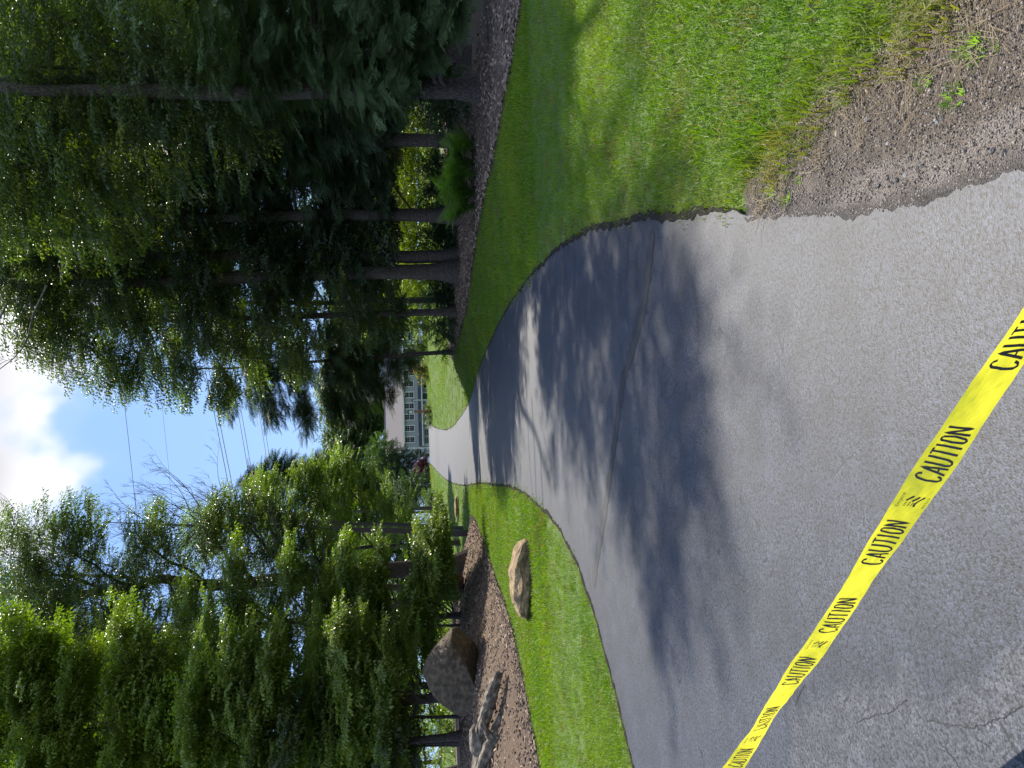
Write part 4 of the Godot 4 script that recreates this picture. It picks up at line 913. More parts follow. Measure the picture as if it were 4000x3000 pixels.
# lobes: [x, height above the tree's foot, z, rx, ry, rz] relative to the foot of the trunk
func tree(called: String, label: String, group: String, foot: Vector3, tall: float, r0: float, top: Vector2, lobes: Array, kind: String, tint: Color, dens: float, scale := 1.0, twigs := 4) -> Node3D:
	var o := thing(called, label, "tree", foot, group)
	var b := MB.new()
	var pts := []
	var rad := []
	var n := 14
	var wob := rng.randf() * 100.0
	for i in n + 1:
		var t := float(i) / n
		t = t * t * 0.35 + t * 0.65
		pts.append(Vector3(top.x * t + noise.get_noise_2d(t * 60.0, wob) * 0.5 * r0 * 4.0 * t, tall * t - 0.25 * (1.0 - t), top.y * t + noise.get_noise_2d(t * 60.0, wob + 40) * 0.5 * r0 * 4.0 * t))
		rad.append(r0 * (1.0 - 0.88 * t) * (1.0 + 0.75 * pow(maxf(0.0, 1.0 - t * tall / 1.2), 2.5)))
	b.tube(pts, rad, 12, 0.10, rng)
	obj("trunk", b.mesh(), M.bark, o)
	var at := [[], [], []]
	var col := [[], [], []]
	for lo in lobes:
		var c := Vector3(lo[0], lo[1], lo[2])
		var rr := Vector3(lo[3], lo[4], lo[5])
		# a limb from the trunk into this clump
		var reach := Vector2(c.x, c.z).length()
		var from_h := clampf(c.y - reach * (0.45 if kind != "fir" else 0.05), 0.4, tall * 0.96)
		var ft := from_h / tall
		var start := Vector3(top.x * ft, from_h, top.y * ft)
		var lb := MB.new()
		var end := c + (c - start).normalized() * rr.length() * 0.35
		var path := limb_path(start, end, 0.05, 7)
		var lr := clampf(r0 * 0.32 * (1.0 - 0.6 * ft), 0.025, 0.2)
		var lrad := []
		for i in path.size():
			lrad.append(lr * (1.0 - 0.85 * i / (path.size() - 1.0)))
		lb.tube(path, lrad, 6)
		for k in twigs:
			var f := rng.randf_range(0.35, 0.95)
			var p: Vector3 = path[int(f * 7)]
			var u := Vector3(rng.randfn(), rng.randfn() * 0.7, rng.randfn()).normalized()
			var e := c + u * rr * 0.85
			var w := lr * 0.4 * (1.0 - f * 0.5)
			lb.tube(limb_path(p, e, 0.03, 4), [w, w * 0.8, w * 0.6, w * 0.4, w * 0.15], 4)
		obj("limb", lb.mesh(), M.bark, o)
		var count := int(dens * (rr.x * rr.y + rr.y * rr.z + rr.x * rr.z))
		for i in count:
			var u := Vector3(rng.randfn(), rng.randfn(), rng.randfn()).normalized()
			var q := pow(rng.randf(), 0.42)
			var lump := 1.0 + 0.28 * noise.get_noise_3d(u.x * 9.0 + lo[0] * 7.0, u.y * 9.0, u.z * 9.0 + lo[1] * 5.0) * 2.0
			var p := c + u * rr * q * lump
			var wp := foot + p
			if noise.get_noise_3d(wp.x * 5.5, wp.y * 7.5, wp.z * 5.5) < -0.18:
				continue
			if p.y < 0.5:
				continue
			var out := Vector3(p.x - start.x, 0, p.z - start.z)
			out = (out.normalized() * 0.7 + Vector3(u.x, 0, u.z) * 0.6 + Vector3(rng.randf_range(-0.5, 0.5), 0, rng.randf_range(-0.5, 0.5)))
			out.y = rng.randf_range(-0.35, 0.45) if kind != "fir" else rng.randf_range(-0.55, 0.15)
			var x := out.normalized()
			var y := (Vector3.UP + Vector3(rng.randf_range(-0.35, 0.35), 0, rng.randf_range(-0.35, 0.35)))
			var z := x.cross(y).normalized()
			y = z.cross(x)
			var s := scale * rng.randf_range(0.7, 1.25)
			var k := rng.randi() % 3
			at[k].append(Transform3D(Basis(x * s, y * s, z * s), p - x * s * 0.35))
			var m := rng.randf_range(0.7, 1.3) * (1.0 + 0.5 * noise.get_noise_3d(wp.x * 3.0, wp.y * 3.0, wp.z * 3.0))
			var cc := tint * m
			if kind != "fir" and rng.randf() < 0.11:
				cc = cc.lerp(Color(0.30, 0.31, 0.03), rng.randf_range(0.3, 0.8))  # some sprays yellowed at random, sunlight put into their colour
			col[k].append(cc)
	for k in 3:
		if at[k].size():
			scatter("crown", SPRAY[kind][k], M.needle if kind == "fir" else M.leaf, at[k], col[k], o)
	return o

func bare_tree(label: String, foot: Vector3, tall: float, r0: float, top: Vector2, from: float, seedling: int) -> void:
	var o := thing("dead_tree", label, "tree", foot, "dead leafless trees behind the green crowns")
	rng.seed = seedling
	var b := MB.new()
	var pts := []
	var rad := []
	for i in 11:
		var t := i / 10.0
		pts.append(Vector3(top.x * t + rng.randf_range(-0.1, 0.1), tall * t, top.y * t))
		rad.append(r0 * (1.0 - 0.9 * t))
	b.tube(pts, rad, 8)
	obj("trunk", b.mesh(), M.deadwood, o)
	for i in 26:
		var t := rng.randf_range(from, 0.98)
		var p := Vector3(top.x * t, tall * t, top.y * t)
		var a := rng.randf() * TAU
		var l := tall * 0.26 * (1.15 - t) + 1.0
		var lb := MB.new()
		fork(lb, p, Vector3(cos(a), rng.randf_range(0.25, 0.9), sin(a) * 0.7).normalized(), l, r0 * 0.28 * (1.1 - t) + 0.012, 4)
		obj("limb", lb.mesh(), M.deadwood, o)

func fork(b: MB, p: Vector3, dir: Vector3, l: float, r: float, level: int) -> void:
	var pts := [p]
	var d := dir
	for i in 4:
		d = (d + Vector3(rng.randf_range(-0.22, 0.22), rng.randf_range(-0.1, 0.22), rng.randf_range(-0.22, 0.22))).normalized()
		pts.append(pts[i] + d * l / 4.0)
	b.tube(pts, [r, r * 0.85, r * 0.7, r * 0.55, r * 0.4], 5 if level > 2 else 3)
	if level <= 0:
		return
	for k in 3 if level > 1 else 2:
		var f := rng.randi_range(1, 4)
		var nd := (d + Vector3(rng.randf_range(-0.8, 0.8), rng.randf_range(-0.2, 0.7), rng.randf_range(-0.8, 0.8))).normalized()
		fork(b, pts[f], nd, l * rng.randf_range(0.45, 0.65), maxf(r * 0.5, 0.007), level - 1)

# rocks: a frontal outline (width, height pairs round the middle) blown up to a body with depth
func rock(outline: Array, deep: float, rough: float, lumps: float, layers: float, sd: float) -> ArrayMesh:
	var b := MB.new()
	var nu := 72
	var nv := 48
	var ext := Vector3(0.1, 0.1, deep)
	for q in outline:
		ext.x = maxf(ext.x, absf(q.x))
		ext.y = maxf(ext.y, absf(q.y))
	var rg := RandomNumberGenerator.new()
	rg.seed = int(sd * 10.0)
	var cuts := []
	for k in 22:
		var nrm := (Vector3(rg.randfn(), rg.randfn(), rg.randfn() * 1.3) / ext).normalized()
		cuts.append([nrm, (nrm * ext).length() * rg.randf_range(0.76, 0.95)])
	for i in nu + 1:
		var a := TAU * (i % nu) / nu
		# outline radius in this direction
		var r := 0.3
		var dir := Vector2(cos(a), sin(a))
		for k in outline.size():
			var p: Vector2 = outline[k]
			var q: Vector2 = outline[(k + 1) % outline.size()]
			var e := q - p
			var den := dir.x * e.y - dir.y * e.x
			if absf(den) > 1e-6:
				var t := (p.x * e.y - p.y * e.x) / den
				var u := (p.x * dir.y - p.y * dir.x) / den
				if t > 0 and u >= -0.001 and u <= 1.001:
					r = maxf(r, t) if r > 0.3 else t
		for j in nv + 1:
			var f := -PI / 2 + PI * j / nv
			var cz := signf(sin(f)) * pow(absf(sin(f)), 0.75)
			var cr := pow(maxf(cos(f), 0.0), 0.55)
			var p := Vector3(dir.x * r * cr, dir.y * r * cr, cz * deep)
			var nn := noise.get_noise_3d(p.x * lumps + sd, p.y * lumps, p.z * lumps)
			var n2 := noise.get_noise_3d(p.x * lumps * 4.0, p.y * lumps * 4.0 + sd, p.z * lumps * 4.0)
			var lay := 0.0
			if layers > 0.0:
				var ph: float = (p.y * 0.85 + p.x * 0.5 + nn * 0.25) * layers
				lay = absf(fposmod(ph, 1.0) - 0.5) - 0.25
			# split faces: the surface steps where the slow noise crosses levels
			var stp := snappedf(nn * 2.4, 0.34) - nn * 2.4
			for pl in cuts:
				var over: float = p.dot(pl[0]) - pl[1]
				if over > 0.0:
					p -= pl[0] * over * 0.92
			p += p.normalized() * (nn * 1.0 + n2 * 0.32 + stp * 0.35 + lay * 0.7) * rough
			b.v.append(p)
	b.grid(nu, nv, 0)
	# smooth normals would hide the breaks: leave the faces flat
	return b.mesh()

# ---------------------------------------------------------------- house
func clad(b: MB, a: Vector3, along: Vector3, up: Vector3, rows: int, thick: float) -> void:   # stepped boards or shingle courses
	var out := along.cross(up).normalized()
	for i in rows:
		var p := a + up * (float(i) / rows) + out * thick
		var q := a + up * (float(i + 1) / rows) + out * 0.002
		b.quad(p, p + along, q + along, q)
		b.quad(p - out * thick, p - out * thick + along, p + along, p)

func window_on(parent: Node, called: String, at: Vector3, w: float, h: float, along: Vector3, out: Vector3, cols: int, rows: int) -> void:
	var bs := Basis(along, Vector3.UP, out)
	var wb := MB.new()
	wb.box(at + out * 0.02, Vector3(w, h, 0.03), bs)
	var win := obj(called, wb.mesh(), M.pane, parent)
	var fb := MB.new()
	for s in [-1, 1]:
		fb.box(at + along * s * (w / 2 + 0.05) + out * 0.045, Vector3(0.11, h + 0.22, 0.09), bs)
		fb.box(at + Vector3.UP * s * (h / 2 + 0.055) + out * 0.043, Vector3(w - 0.012, 0.11, 0.085), bs)
	obj("frame", fb.mesh(), M.trim, win)
	var mb := MB.new()
	mb.box(at + out * 0.05, Vector3(w - 0.02, 0.06, 0.03), bs)
	for i in range(1, cols):
		mb.box(at + along * (w * (float(i) / cols - 0.5)) + out * 0.044, Vector3(0.016, h - 0.02, 0.02), bs)
	for i in range(1, rows):
		if i * 2 != rows:
			mb.box(at + Vector3.UP * (h * (float(i) / rows - 0.5)) + out * 0.047, Vector3(w - 0.03, 0.016, 0.02), bs)
	obj("glazing_bars", mb.mesh(), M.trim, win)

func build_house() -> void:
	M.siding = mat(lin(0.33, 0.345, 0.35), 0.8)
	M.trim = mat(lin(0.74, 0.75, 0.74), 0.6)
	M.pane = mat(lin(0.015, 0.018, 0.022), 0.3, 0.25)
	M.roofing = mat(lin(0.25, 0.225, 0.22), 0.9)
	M.door = mat(lin(0.42, 0.47, 0.50), 0.6)
	M.dark = mat(lin(0.05, 0.06, 0.08), 0.7)
	var o := thing("house", "grey clapboard house with white framed windows and garage doors at the driveway's end", "house", Vector3(-9.9, 2.45, -124))
	o.rotation.y = deg_to_rad(14)
	var X := Vector3.RIGHT
	var Y := Vector3.UP
	var Z := Vector3.BACK
	var b := MB.new()
	b.box(Vector3(8.5, 2.1, -4), Vector3(16.9, 6.2, 7.96))
	b.tri(Vector3(0.05, 5.2, 0), Vector3(0.05, 8.4, -4), Vector3(0.05, 5.2, -8))
	b.tri(Vector3(16.9, 5.2, 0), Vector3(16.9, 8.4, -4), Vector3(16.9, 5.2, -8))
	obj("wall", b.mesh(), M.siding, o)
	b = MB.new()
	clad(b, Vector3(0, -1, 0.0), X * 17.0, Y * 6.2, 52, 0.022)
	clad(b, Vector3(0, -1, -8), Z * 8.0, Y * 6.2, 52, 0.022)
	obj("siding", b.mesh(), M.siding, o).set_meta("kind", "stuff")
	b = MB.new()
	clad(b, Vector3(-0.35, 5.25, 0.45), X * 17.7, Vector3(0, 3.3, -4.45), 30, 0.03)
	clad(b, Vector3(17.35, 5.25, -8.45), X * -17.7, Vector3(0, 3.3, 4.45), 30, 0.03)
	var roof := obj("roof", b.mesh(), M.roofing, o)
	b = MB.new()
	b.box(Vector3(8.5, 8.56, -4.0), Vector3(17.7, 0.09, 0.3))
	obj("ridge_cap", b.mesh(), M.roofing, roof)
	b = MB.new()
	b.box(Vector3(8.5, 5.2, 0.4), Vector3(17.7, 0.2, 0.12))
	obj("gutter", b.mesh(), M.trim, o)
	b = MB.new()
	for s in [-1.0, 1.0]:
		b.box(Vector3(-0.34, 6.85, -4.0 + s * 2.22), Vector3(0.06, 0.22, 5.55), Basis(X, s * 0.638))
	obj("rake_board", b.mesh(), M.trim, o)
	for p in [Vector3(0.09, 2.1, 0.03), Vector3(-0.03, 2.1, -7.9)]:
		b = MB.new()
		b.box(p, Vector3(0.26, 6.2, 0.16) if p.z > -1 else Vector3(0.1, 6.2, 0.26))
		obj("corner_board", b.mesh(), M.trim, o)
	for i in 9:
		window_on(o, "window", Vector3(1.5 + i * 1.85, 4.28, 0.02), 0.86, 1.46, X, Z, 3, 4)
	# the small roof over the garage doors
	b = MB.new()
	clad(b, Vector3(0.35, 2.32, 0.75), X * 16.4, Vector3(0, 0.55, -0.73), 5, 0.02)
	b.box(Vector3(8.55, 2.3, 0.38), Vector3(16.4, 0.03, 0.74))
	obj("pent_roof", b.mesh(), M.dark, o)
	b = MB.new()
	b.box(Vector3(8.55, 2.2, 0.7), Vector3(16.4, 0.17, 0.12))
	obj("fascia", b.mesh(), M.trim, o)
	for x in [0.55, 3.95]:
		b = MB.new()
		b.box(Vector3(x + 1.4, 0.9, 0.03), Vector3(2.7, 2.2, 0.06))
		var gd := obj("garage_door", b.mesh(), M.door, o)
		b = MB.new()
		for s in [-1, 1]:
			b.box(Vector3(x + 1.4 + s * 1.43, 0.9, 0.06), Vector3(0.15, 2.45, 0.12))
		b.box(Vector3(x + 1.4, 2.07, 0.058), Vector3(2.71, 0.13, 0.11))
		obj("frame", b.mesh(), M.trim, gd)
		for s in [-1, 1]:
			for i in 4:
				for j in 2:
					b = MB.new()
					b.box(Vector3(x + 1.4 + s * 0.62 + (i - 1.5) * 0.24, 1.46 + j * 0.25 + (0.05 if j == 1 and i in [1, 2] else 0.0), 0.066), Vector3(0.2, 0.2, 0.012))
					obj("pane", b.mesh(), M.pane, gd)
		b = MB.new()
		b.box(Vector3(x + 1.4, 1.1, 0.072), Vector3(0.3, 0.06, 0.03))
		obj("handle", b.mesh(), M.trim, gd)
		for s in [-1, 1]:
			b = MB.new()
			b.box(Vector3(x + 1.4 + s * 1.05, 1.2, 0.07), Vector3(0.5, 0.05, 0.02))
			obj("hinge", b.mesh(), M.dark, gd)
	b = MB.new()
	b.box(Vector3(8.6, 1.0, 0.04), Vector3(1.0, 2.1, 0.06))
	var fd := obj("door", b.mesh(), M.dark, o)
	b = MB.new()
	for s in [-1, 1]:
		b.box(Vector3(8.6 + s * 0.58, 1.0, 0.05), Vector3(0.14, 2.2, 0.1))
	obj("frame", b.mesh(), M.trim, fd)
	for x in [10.6, 12.6, 14.6]:
		window_on(o, "window", Vector3(x, 1.3, 0.02), 1.2, 1.2, X, Z, 2, 2)
	for p in [[-1.4, 1.45, 1.5], [-4.0, 1.45, 1.5], [-2.8, 3.85, 1.25]]:
		window_on(o, "window", Vector3(0.0 - 0.02, p[1], p[0]), 0.9, p[2], Z, -X, 2, 2)
	b = MB.new()
	b.box(Vector3(2.4, 2.8, 0.08), Vector3(0.12, 0.22, 0.12))
	obj("wall_lamp", b.mesh(), M.trim, o)

func lamp_post(label: String, foot: Vector3, h: float, w: float, wood: StandardMaterial3D, lantern_h: float) -> void:
	var o := thing("lamp_post", label, "lamp post", foot)
	var b := MB.new()
	b.box(Vector3(0, h / 2 - 0.3, 0), Vector3(w, h + 0.6, w), Basis(Vector3.FORWARD, 0.03))
	obj("post", b.mesh(), wood, o)
	b = MB.new()
	b.box(Vector3(0, h + 0.03, 0), Vector3(w * 1.35, 0.06, w * 1.35))
	b.box(Vector3(0, h + lantern_h * 0.12, 0), Vector3(w * 0.35, lantern_h * 0.2, w * 0.35))
	obj("cap", b.mesh(), M.trim, o)
	b = MB.new()
	var lw := lantern_h * 0.5
	for sx in [-1, 1]:
		for sz in [-1, 1]:
			b.box(Vector3(sx * lw / 2, h + lantern_h * 0.5, sz * lw / 2), Vector3(0.05, lantern_h * 0.6, 0.05))
	b.box(Vector3(0, h + lantern_h * 0.21, 0), Vector3(lw + 0.07, 0.05, lw + 0.07))
	b.box(Vector3(0, h + lantern_h * 0.82, 0), Vector3(lw + 0.14, 0.07, lw + 0.14))
	b.box(Vector3(0, h + lantern_h * 0.92, 0), Vector3(lw * 0.6, 0.12, lw * 0.6))
	var l := obj("lantern", b.mesh(), M.dark, o)
	b = MB.new()
	b.box(Vector3(0, h + lantern_h * 0.5, 0), Vector3(lw - 0.06, lantern_h * 0.52, lw - 0.06))
	obj("pane", b.mesh(), M.trim, l)

func shrub(called: String, label: String, cat: String, group: String, foot: Vector3, lobes: Array, kind: String, tint: Color, dens: float, scale: float, blossom := Color.BLACK, share := 0.0) -> void:
	var o := thing(called, label, cat, foot, group)
	var at := [[], [], []]
	var col := [[], [], []]
	var fl := []
	var fc := []
	var sb := MB.new()
	for lo in lobes:
		var c := Vector3(lo[0], lo[1], lo[2])
		var rr := Vector3(lo[3], lo[4], lo[5])
		for k in 3:
			var e := c + Vector3(rng.randf_range(-1, 1) * rr.x, rng.randf_range(-0.2, 0.8) * rr.y, rng.randf_range(-1, 1) * rr.z) * 0.6
			sb.tube([Vector3(rng.randf_range(-0.15, 0.15), -0.15, rng.randf_range(-0.15, 0.15)), Vector3(e.x * 0.4, e.y * 0.5, e.z * 0.4), e], [0.04 * scale, 0.025 * scale, 0.008], 5)
		for i in int(dens * (rr.x * rr.y + rr.y * rr.z + rr.x * rr.z)):
			var u := Vector3(rng.randfn(), rng.randfn(), rng.randfn()).normalized()
			var lump := 1.0 + 0.5 * noise.get_noise_3d(u.x * 9.0 + lo[0] * 7.0, u.y * 9.0, u.z * 9.0)
			var p := c + u * rr * pow(rng.randf(), 0.4) * lump
			if p.y < 0.03:
				continue
			var x := (u + Vector3(0, rng.randf_range(-0.3, 0.5), 0)).normalized()
			var y := Vector3.UP + Vector3(rng.randf_range(-0.5, 0.5), 0.01, rng.randf_range(-0.5, 0.5))
			var z := x.cross(y).normalized()
			y = z.cross(x)
			var s := scale * rng.randf_range(0.7, 1.25)
			var k := rng.randi() % 3
			at[k].append(Transform3D(Basis(x * s, y * s, z * s), p - x * s * 0.35))
			col[k].append(tint * rng.randf_range(0.65, 1.35))
			if rng.randf() < share:
				fl.append(Transform3D(Basis.from_euler(Vector3(rng.randf() * 6, rng.randf() * 6, 0)) * scale * rng.randf_range(0.7, 1.4), p + u * 0.22 * scale))
				fc.append(blossom * rng.randf_range(0.75, 1.2))
	obj("stem", sb.mesh(), M.bark, o)
	for k in 3:
		if at[k].size():
			scatter("foliage", SPRAY[kind][k], M.leaf, at[k], col[k], o)
	if fl.size():
		var b := MB.new()
		for i in 5:
			var a := TAU * i / 5
			b.quad(Vector3.ZERO, Vector3(cos(a - 0.5), 0.3, sin(a - 0.5)) * 0.09, Vector3(cos(a), 0.35, sin(a)) * 0.15, Vector3(cos(a + 0.5), 0.3, sin(a + 0.5)) * 0.09)
		scatter("blossoms", b.mesh(), M.flower, fl, fc, o)

func build_ferns() -> void:
	var fronds := []
	for q in 4:
		var b := MB.new()
		var l := rng.randf_range(0.75, 1.0)
		var n := 22
		for i in n:
			var t := (i + 1.0) / n
			var p := Vector3(l * 0.75 * t, l * (1.15 * t - 0.6 * t * t), 0)
			var t0 := float(i) / n
			var p0 := Vector3(l * 0.75 * t0, l * (1.15 * t0 - 0.6 * t0 * t0), 0)
			var w := Vector3(0, 0, 0.006 * (1.2 - t))
			b.quad(p0 - w, p0 + w, p + w, p - w)
			var z := l * 0.24 * sin(PI * pow(t * 0.93 + 0.05, 0.75)) + 0.012
			for sg in [-1.0, 1.0]:
				var d: Vector3 = ((p - p0).normalized() * 0.45 + Vector3(0, -0.18, sg)).normalized()
				var s := Vector3(d.z * sg, 0, 0) * z * 0.12
				b.quad(p - s, p + s, p + d * z * 0.6 + s * 0.8, p + d * z * 0.6 - s * 0.8)
				b.tri(p + d * z * 0.6 - s * 0.8, p + d * z * 0.6 + s * 0.8, p + d * z)
		fronds.append(b.mesh())
	var fm := []
	for c in [lin(0.085, 0.135, 0.042), lin(0.12, 0.18, 0.055)]:
		var m := mat(c, 0.6)
		m.backlight_enabled = true
		m.backlight = Color(0.6, 0.8, 0.2)
		m.cull_mode = BaseMaterial3D.CULL_DISABLED
		fm.append(m)
	var spots := [[6.75, 21.6, 0.85], [6.35, 21.9, 1.05], [5.95, 21.7, 1.15], [5.55, 22.1, 1.2], [5.15, 22.2, 1.1], [5.75, 22.8, 1.1], [7.1, 22.4, 0.9]]
	var words := ["small fern closest to the big trunk in the right bed", "fern second from the big trunk beside the lawn", "fern in the front middle of the fern row beside the lawn", "large pale green fern in the row beside the lawn", "fern at the row's driveway end on the right bed", "fern half hidden behind the front row of ferns", "fern in shade behind the fern closest to the big trunk"]
	for i in spots.size():
		var s: Array = spots[i]
		var o := thing("fern", words[i], "fern", on(s[0], s[1], 0.06), "ferns along the edge of the right bed")
		for k in 13:
			var f := obj("frond", fronds[rng.randi() % 4], fm[rng.randi() % 2], o)
			f.rotation = Vector3(0, TAU * k / 13.0 + rng.randf_range(-0.3, 0.3), rng.randf_range(-0.2, 0.55))
			f.scale = Vector3.ONE * s[2] * rng.randf_range(1.05, 1.5)

# ---------------------------------------------------------------- caution tape
const GLYPH := {
	"C": [[.7, 1.95, .58, 2.28, .34, 2.4, .12, 2.15, .02, 1.2, .12, .25, .34, 0, .58, .12, .7, .45]],
	"A": [[0, 0, .18, 1.2, .36, 2.4, .54, 1.2, .72, 0], [.15, .75, .57, .75]],
	"U": [[0, 2.4, 0, 1.2, .02, .5, .14, .12, .36, 0, .58, .12, .7, .5, .72, 1.2, .72, 2.4]],
	"T": [[-.02, 2.36, .74, 2.36], [.36, 2.4, .36, 1.2, .36, 0]],
	"I": [[.1, 2.4, .1, 1.2, .1, 0]],
	"O": [[.36, 2.4, .14, 2.2, .03, 1.2, .14, .2, .36, 0, .58, .2, .69, 1.2, .58, 2.2, .36, 2.4]],
	"N": [[0, 0, 0, 1.2, 0, 2.4, .34, 1.2, .68, 0, .68, 1.2, .68, 2.4]],
}
var tape_from := Vector3(0.0002, 0.5163, -1.4054)
var tape_step := Vector3(-0.2452, 0.0053, -0.2351)
var tape_w0 := Vector3(0.0346, 1.0000, -0.0361)
var tape_w6 := Vector3(0.0830, 1.0000, -0.0866)
var tape_n := Vector3(-0.6905, 0.0499, 0.7216)

func on_tape(k: float, t: float, lift := 0.0) -> Vector3:   # k words along, t across (-0.5 .. 0.5)
	var dir := tape_step.normalized()
	var w := tape_w0.lerp(tape_w6, k / 6.0).normalized().rotated(dir, 0.16 * sin(k * 0.9 + 0.6) + 0.07 * sin(k * 2.3)) * 0.0762
	var n := dir.cross(w).normalized()
	if n.dot(tape_n) < 0.0:
		n = -n
	var wave := 0.0030 * sin(k * 2.6 + t * 2.2) + 0.0016 * sin(k * 7.1 - t * 4.0) + noise.get_noise_2d(k * 45.0, t * 14.0) * 0.0024
	var sag := Vector3.DOWN * 0.010 * sin(clampf((k + 4.0) / 14.0, 0, 1) * PI) + w * 0.03 * sin(k * 1.7)
	return tape_from + tape_step * k + w * t + n * (wave + lift) + sag

func stroke(b: MB, pts: Array, half_s: float, half_t: float) -> void:   # pts in (k, t)
	for i in pts.size():
		var d: Vector2 = (pts[mini(i + 1, pts.size() - 1)] - pts[maxi(i - 1, 0)]) / Vector2(half_s, half_t)
		var s := Vector2(-d.y, d.x).normalized() * Vector2(half_s, half_t)
		for sg in [-1.0, 1.0]:
			var q: Vector2 = pts[i] + s * sg
			b.v.append(on_tape(q.x, q.y, 0.0016))
		if i > 0:
			var a := b.v.size() - 4
			for q in [a, a + 1, a + 3, a, a + 3, a + 2]:
				b.ix.append(q)

func build_tape() -> void:
	var o := thing("caution_tape", "yellow plastic caution tape with black lettering stretched across the driveway", "caution tape")
	var b := MB.new()
	var n := 420
	for i in n + 1:
		for j in 10:
			b.v.append(on_tape(-3.0 + 13.0 * i / n, j / 9.0 - 0.5))
	b.grid(n, 9, 0)
	obj("tape", b.mesh(), M.tape, o)
	for w in range(-2, 9):
		b = MB.new()
		var x := 0.0
		var len := 0.54 if w % 2 == 0 else 0.52
		var unit := len / 6.35
		for ch in "CAUTION":
			for line in GLYPH[ch]:
				var pts := []
				for i in range(0, line.size() - 2, 2):
					for q in 3:
						pts.append(Vector2(lerpf(line[i], line[i + 2], q / 3.0), lerpf(line[i + 1], line[i + 3], q / 3.0)))
				pts.append(Vector2(line[line.size() - 2], line[line.size() - 1]))
				var on := []
				for p in pts:
					on.append(Vector2(w - (x + p.x) * unit, (p.y / 2.4 - 0.5) * 0.7))
				stroke(b, on, unit * 0.125, 0.026)
			x += 0.55 if ch == "I" else 1.0
		obj("lettering", b.mesh(), M.ink, o)
	for w in [-0.77, 1.23, 3.22, 5.22, 7.22]:
		b = MB.new()
		for i in 3:   # a small flag of bent stripes and a field of dots
			var pts := []
			for q in 9:
				pts.append(Vector2(w + 0.055 - q * 0.0145, 0.17 - i * 0.15 + 0.05 * sin(q * 0.55) - q * 0.012 + (0.0 if i else 0.02)))
			stroke(b, pts.slice(4 if i < 2 else 0), 0.008, 0.034)
		for i in 3:
			for j in 3:
				var c := Vector2(w + 0.05 - i * 0.017 - j * 0.002, 0.16 - j * 0.10 - i * 0.004)
				stroke(b, [c + Vector2(0.004, 0), c - Vector2(0.004, 0)], 0.005, 0.028)
		obj("emblem", b.mesh(), M.ink, o)
		for r in [["Empire", 0.075, 0.33, 0.13], ["MADE IN USA", 0.062, -0.40, 0.07]]:
			var tm := TextMesh.new()
			tm.text = r[0]
			var sf := SystemFont.new()
			sf.font_names = PackedStringArray(["Droid Sans"])
			tm.font = sf
			tm.font_size = 32
			tm.depth = 0.0
			var arr: Array = tm.surface_get_arrays(0)
			var box := tm.get_aabb()
			b = MB.new()
			for p in arr[Mesh.ARRAY_VERTEX]:
				b.v.append(on_tape(w - (p.x - box.get_center().x) / box.size.x * 2.0 * r[1], r[2] + (p.y - box.get_center().y) / box.size.y * r[3], 0.0016))
			b.ix = arr[Mesh.ARRAY_INDEX] if arr[Mesh.ARRAY_INDEX] != null else PackedInt32Array(range(b.v.size()))
			obj("lettering", b.mesh(), M.ink, o)

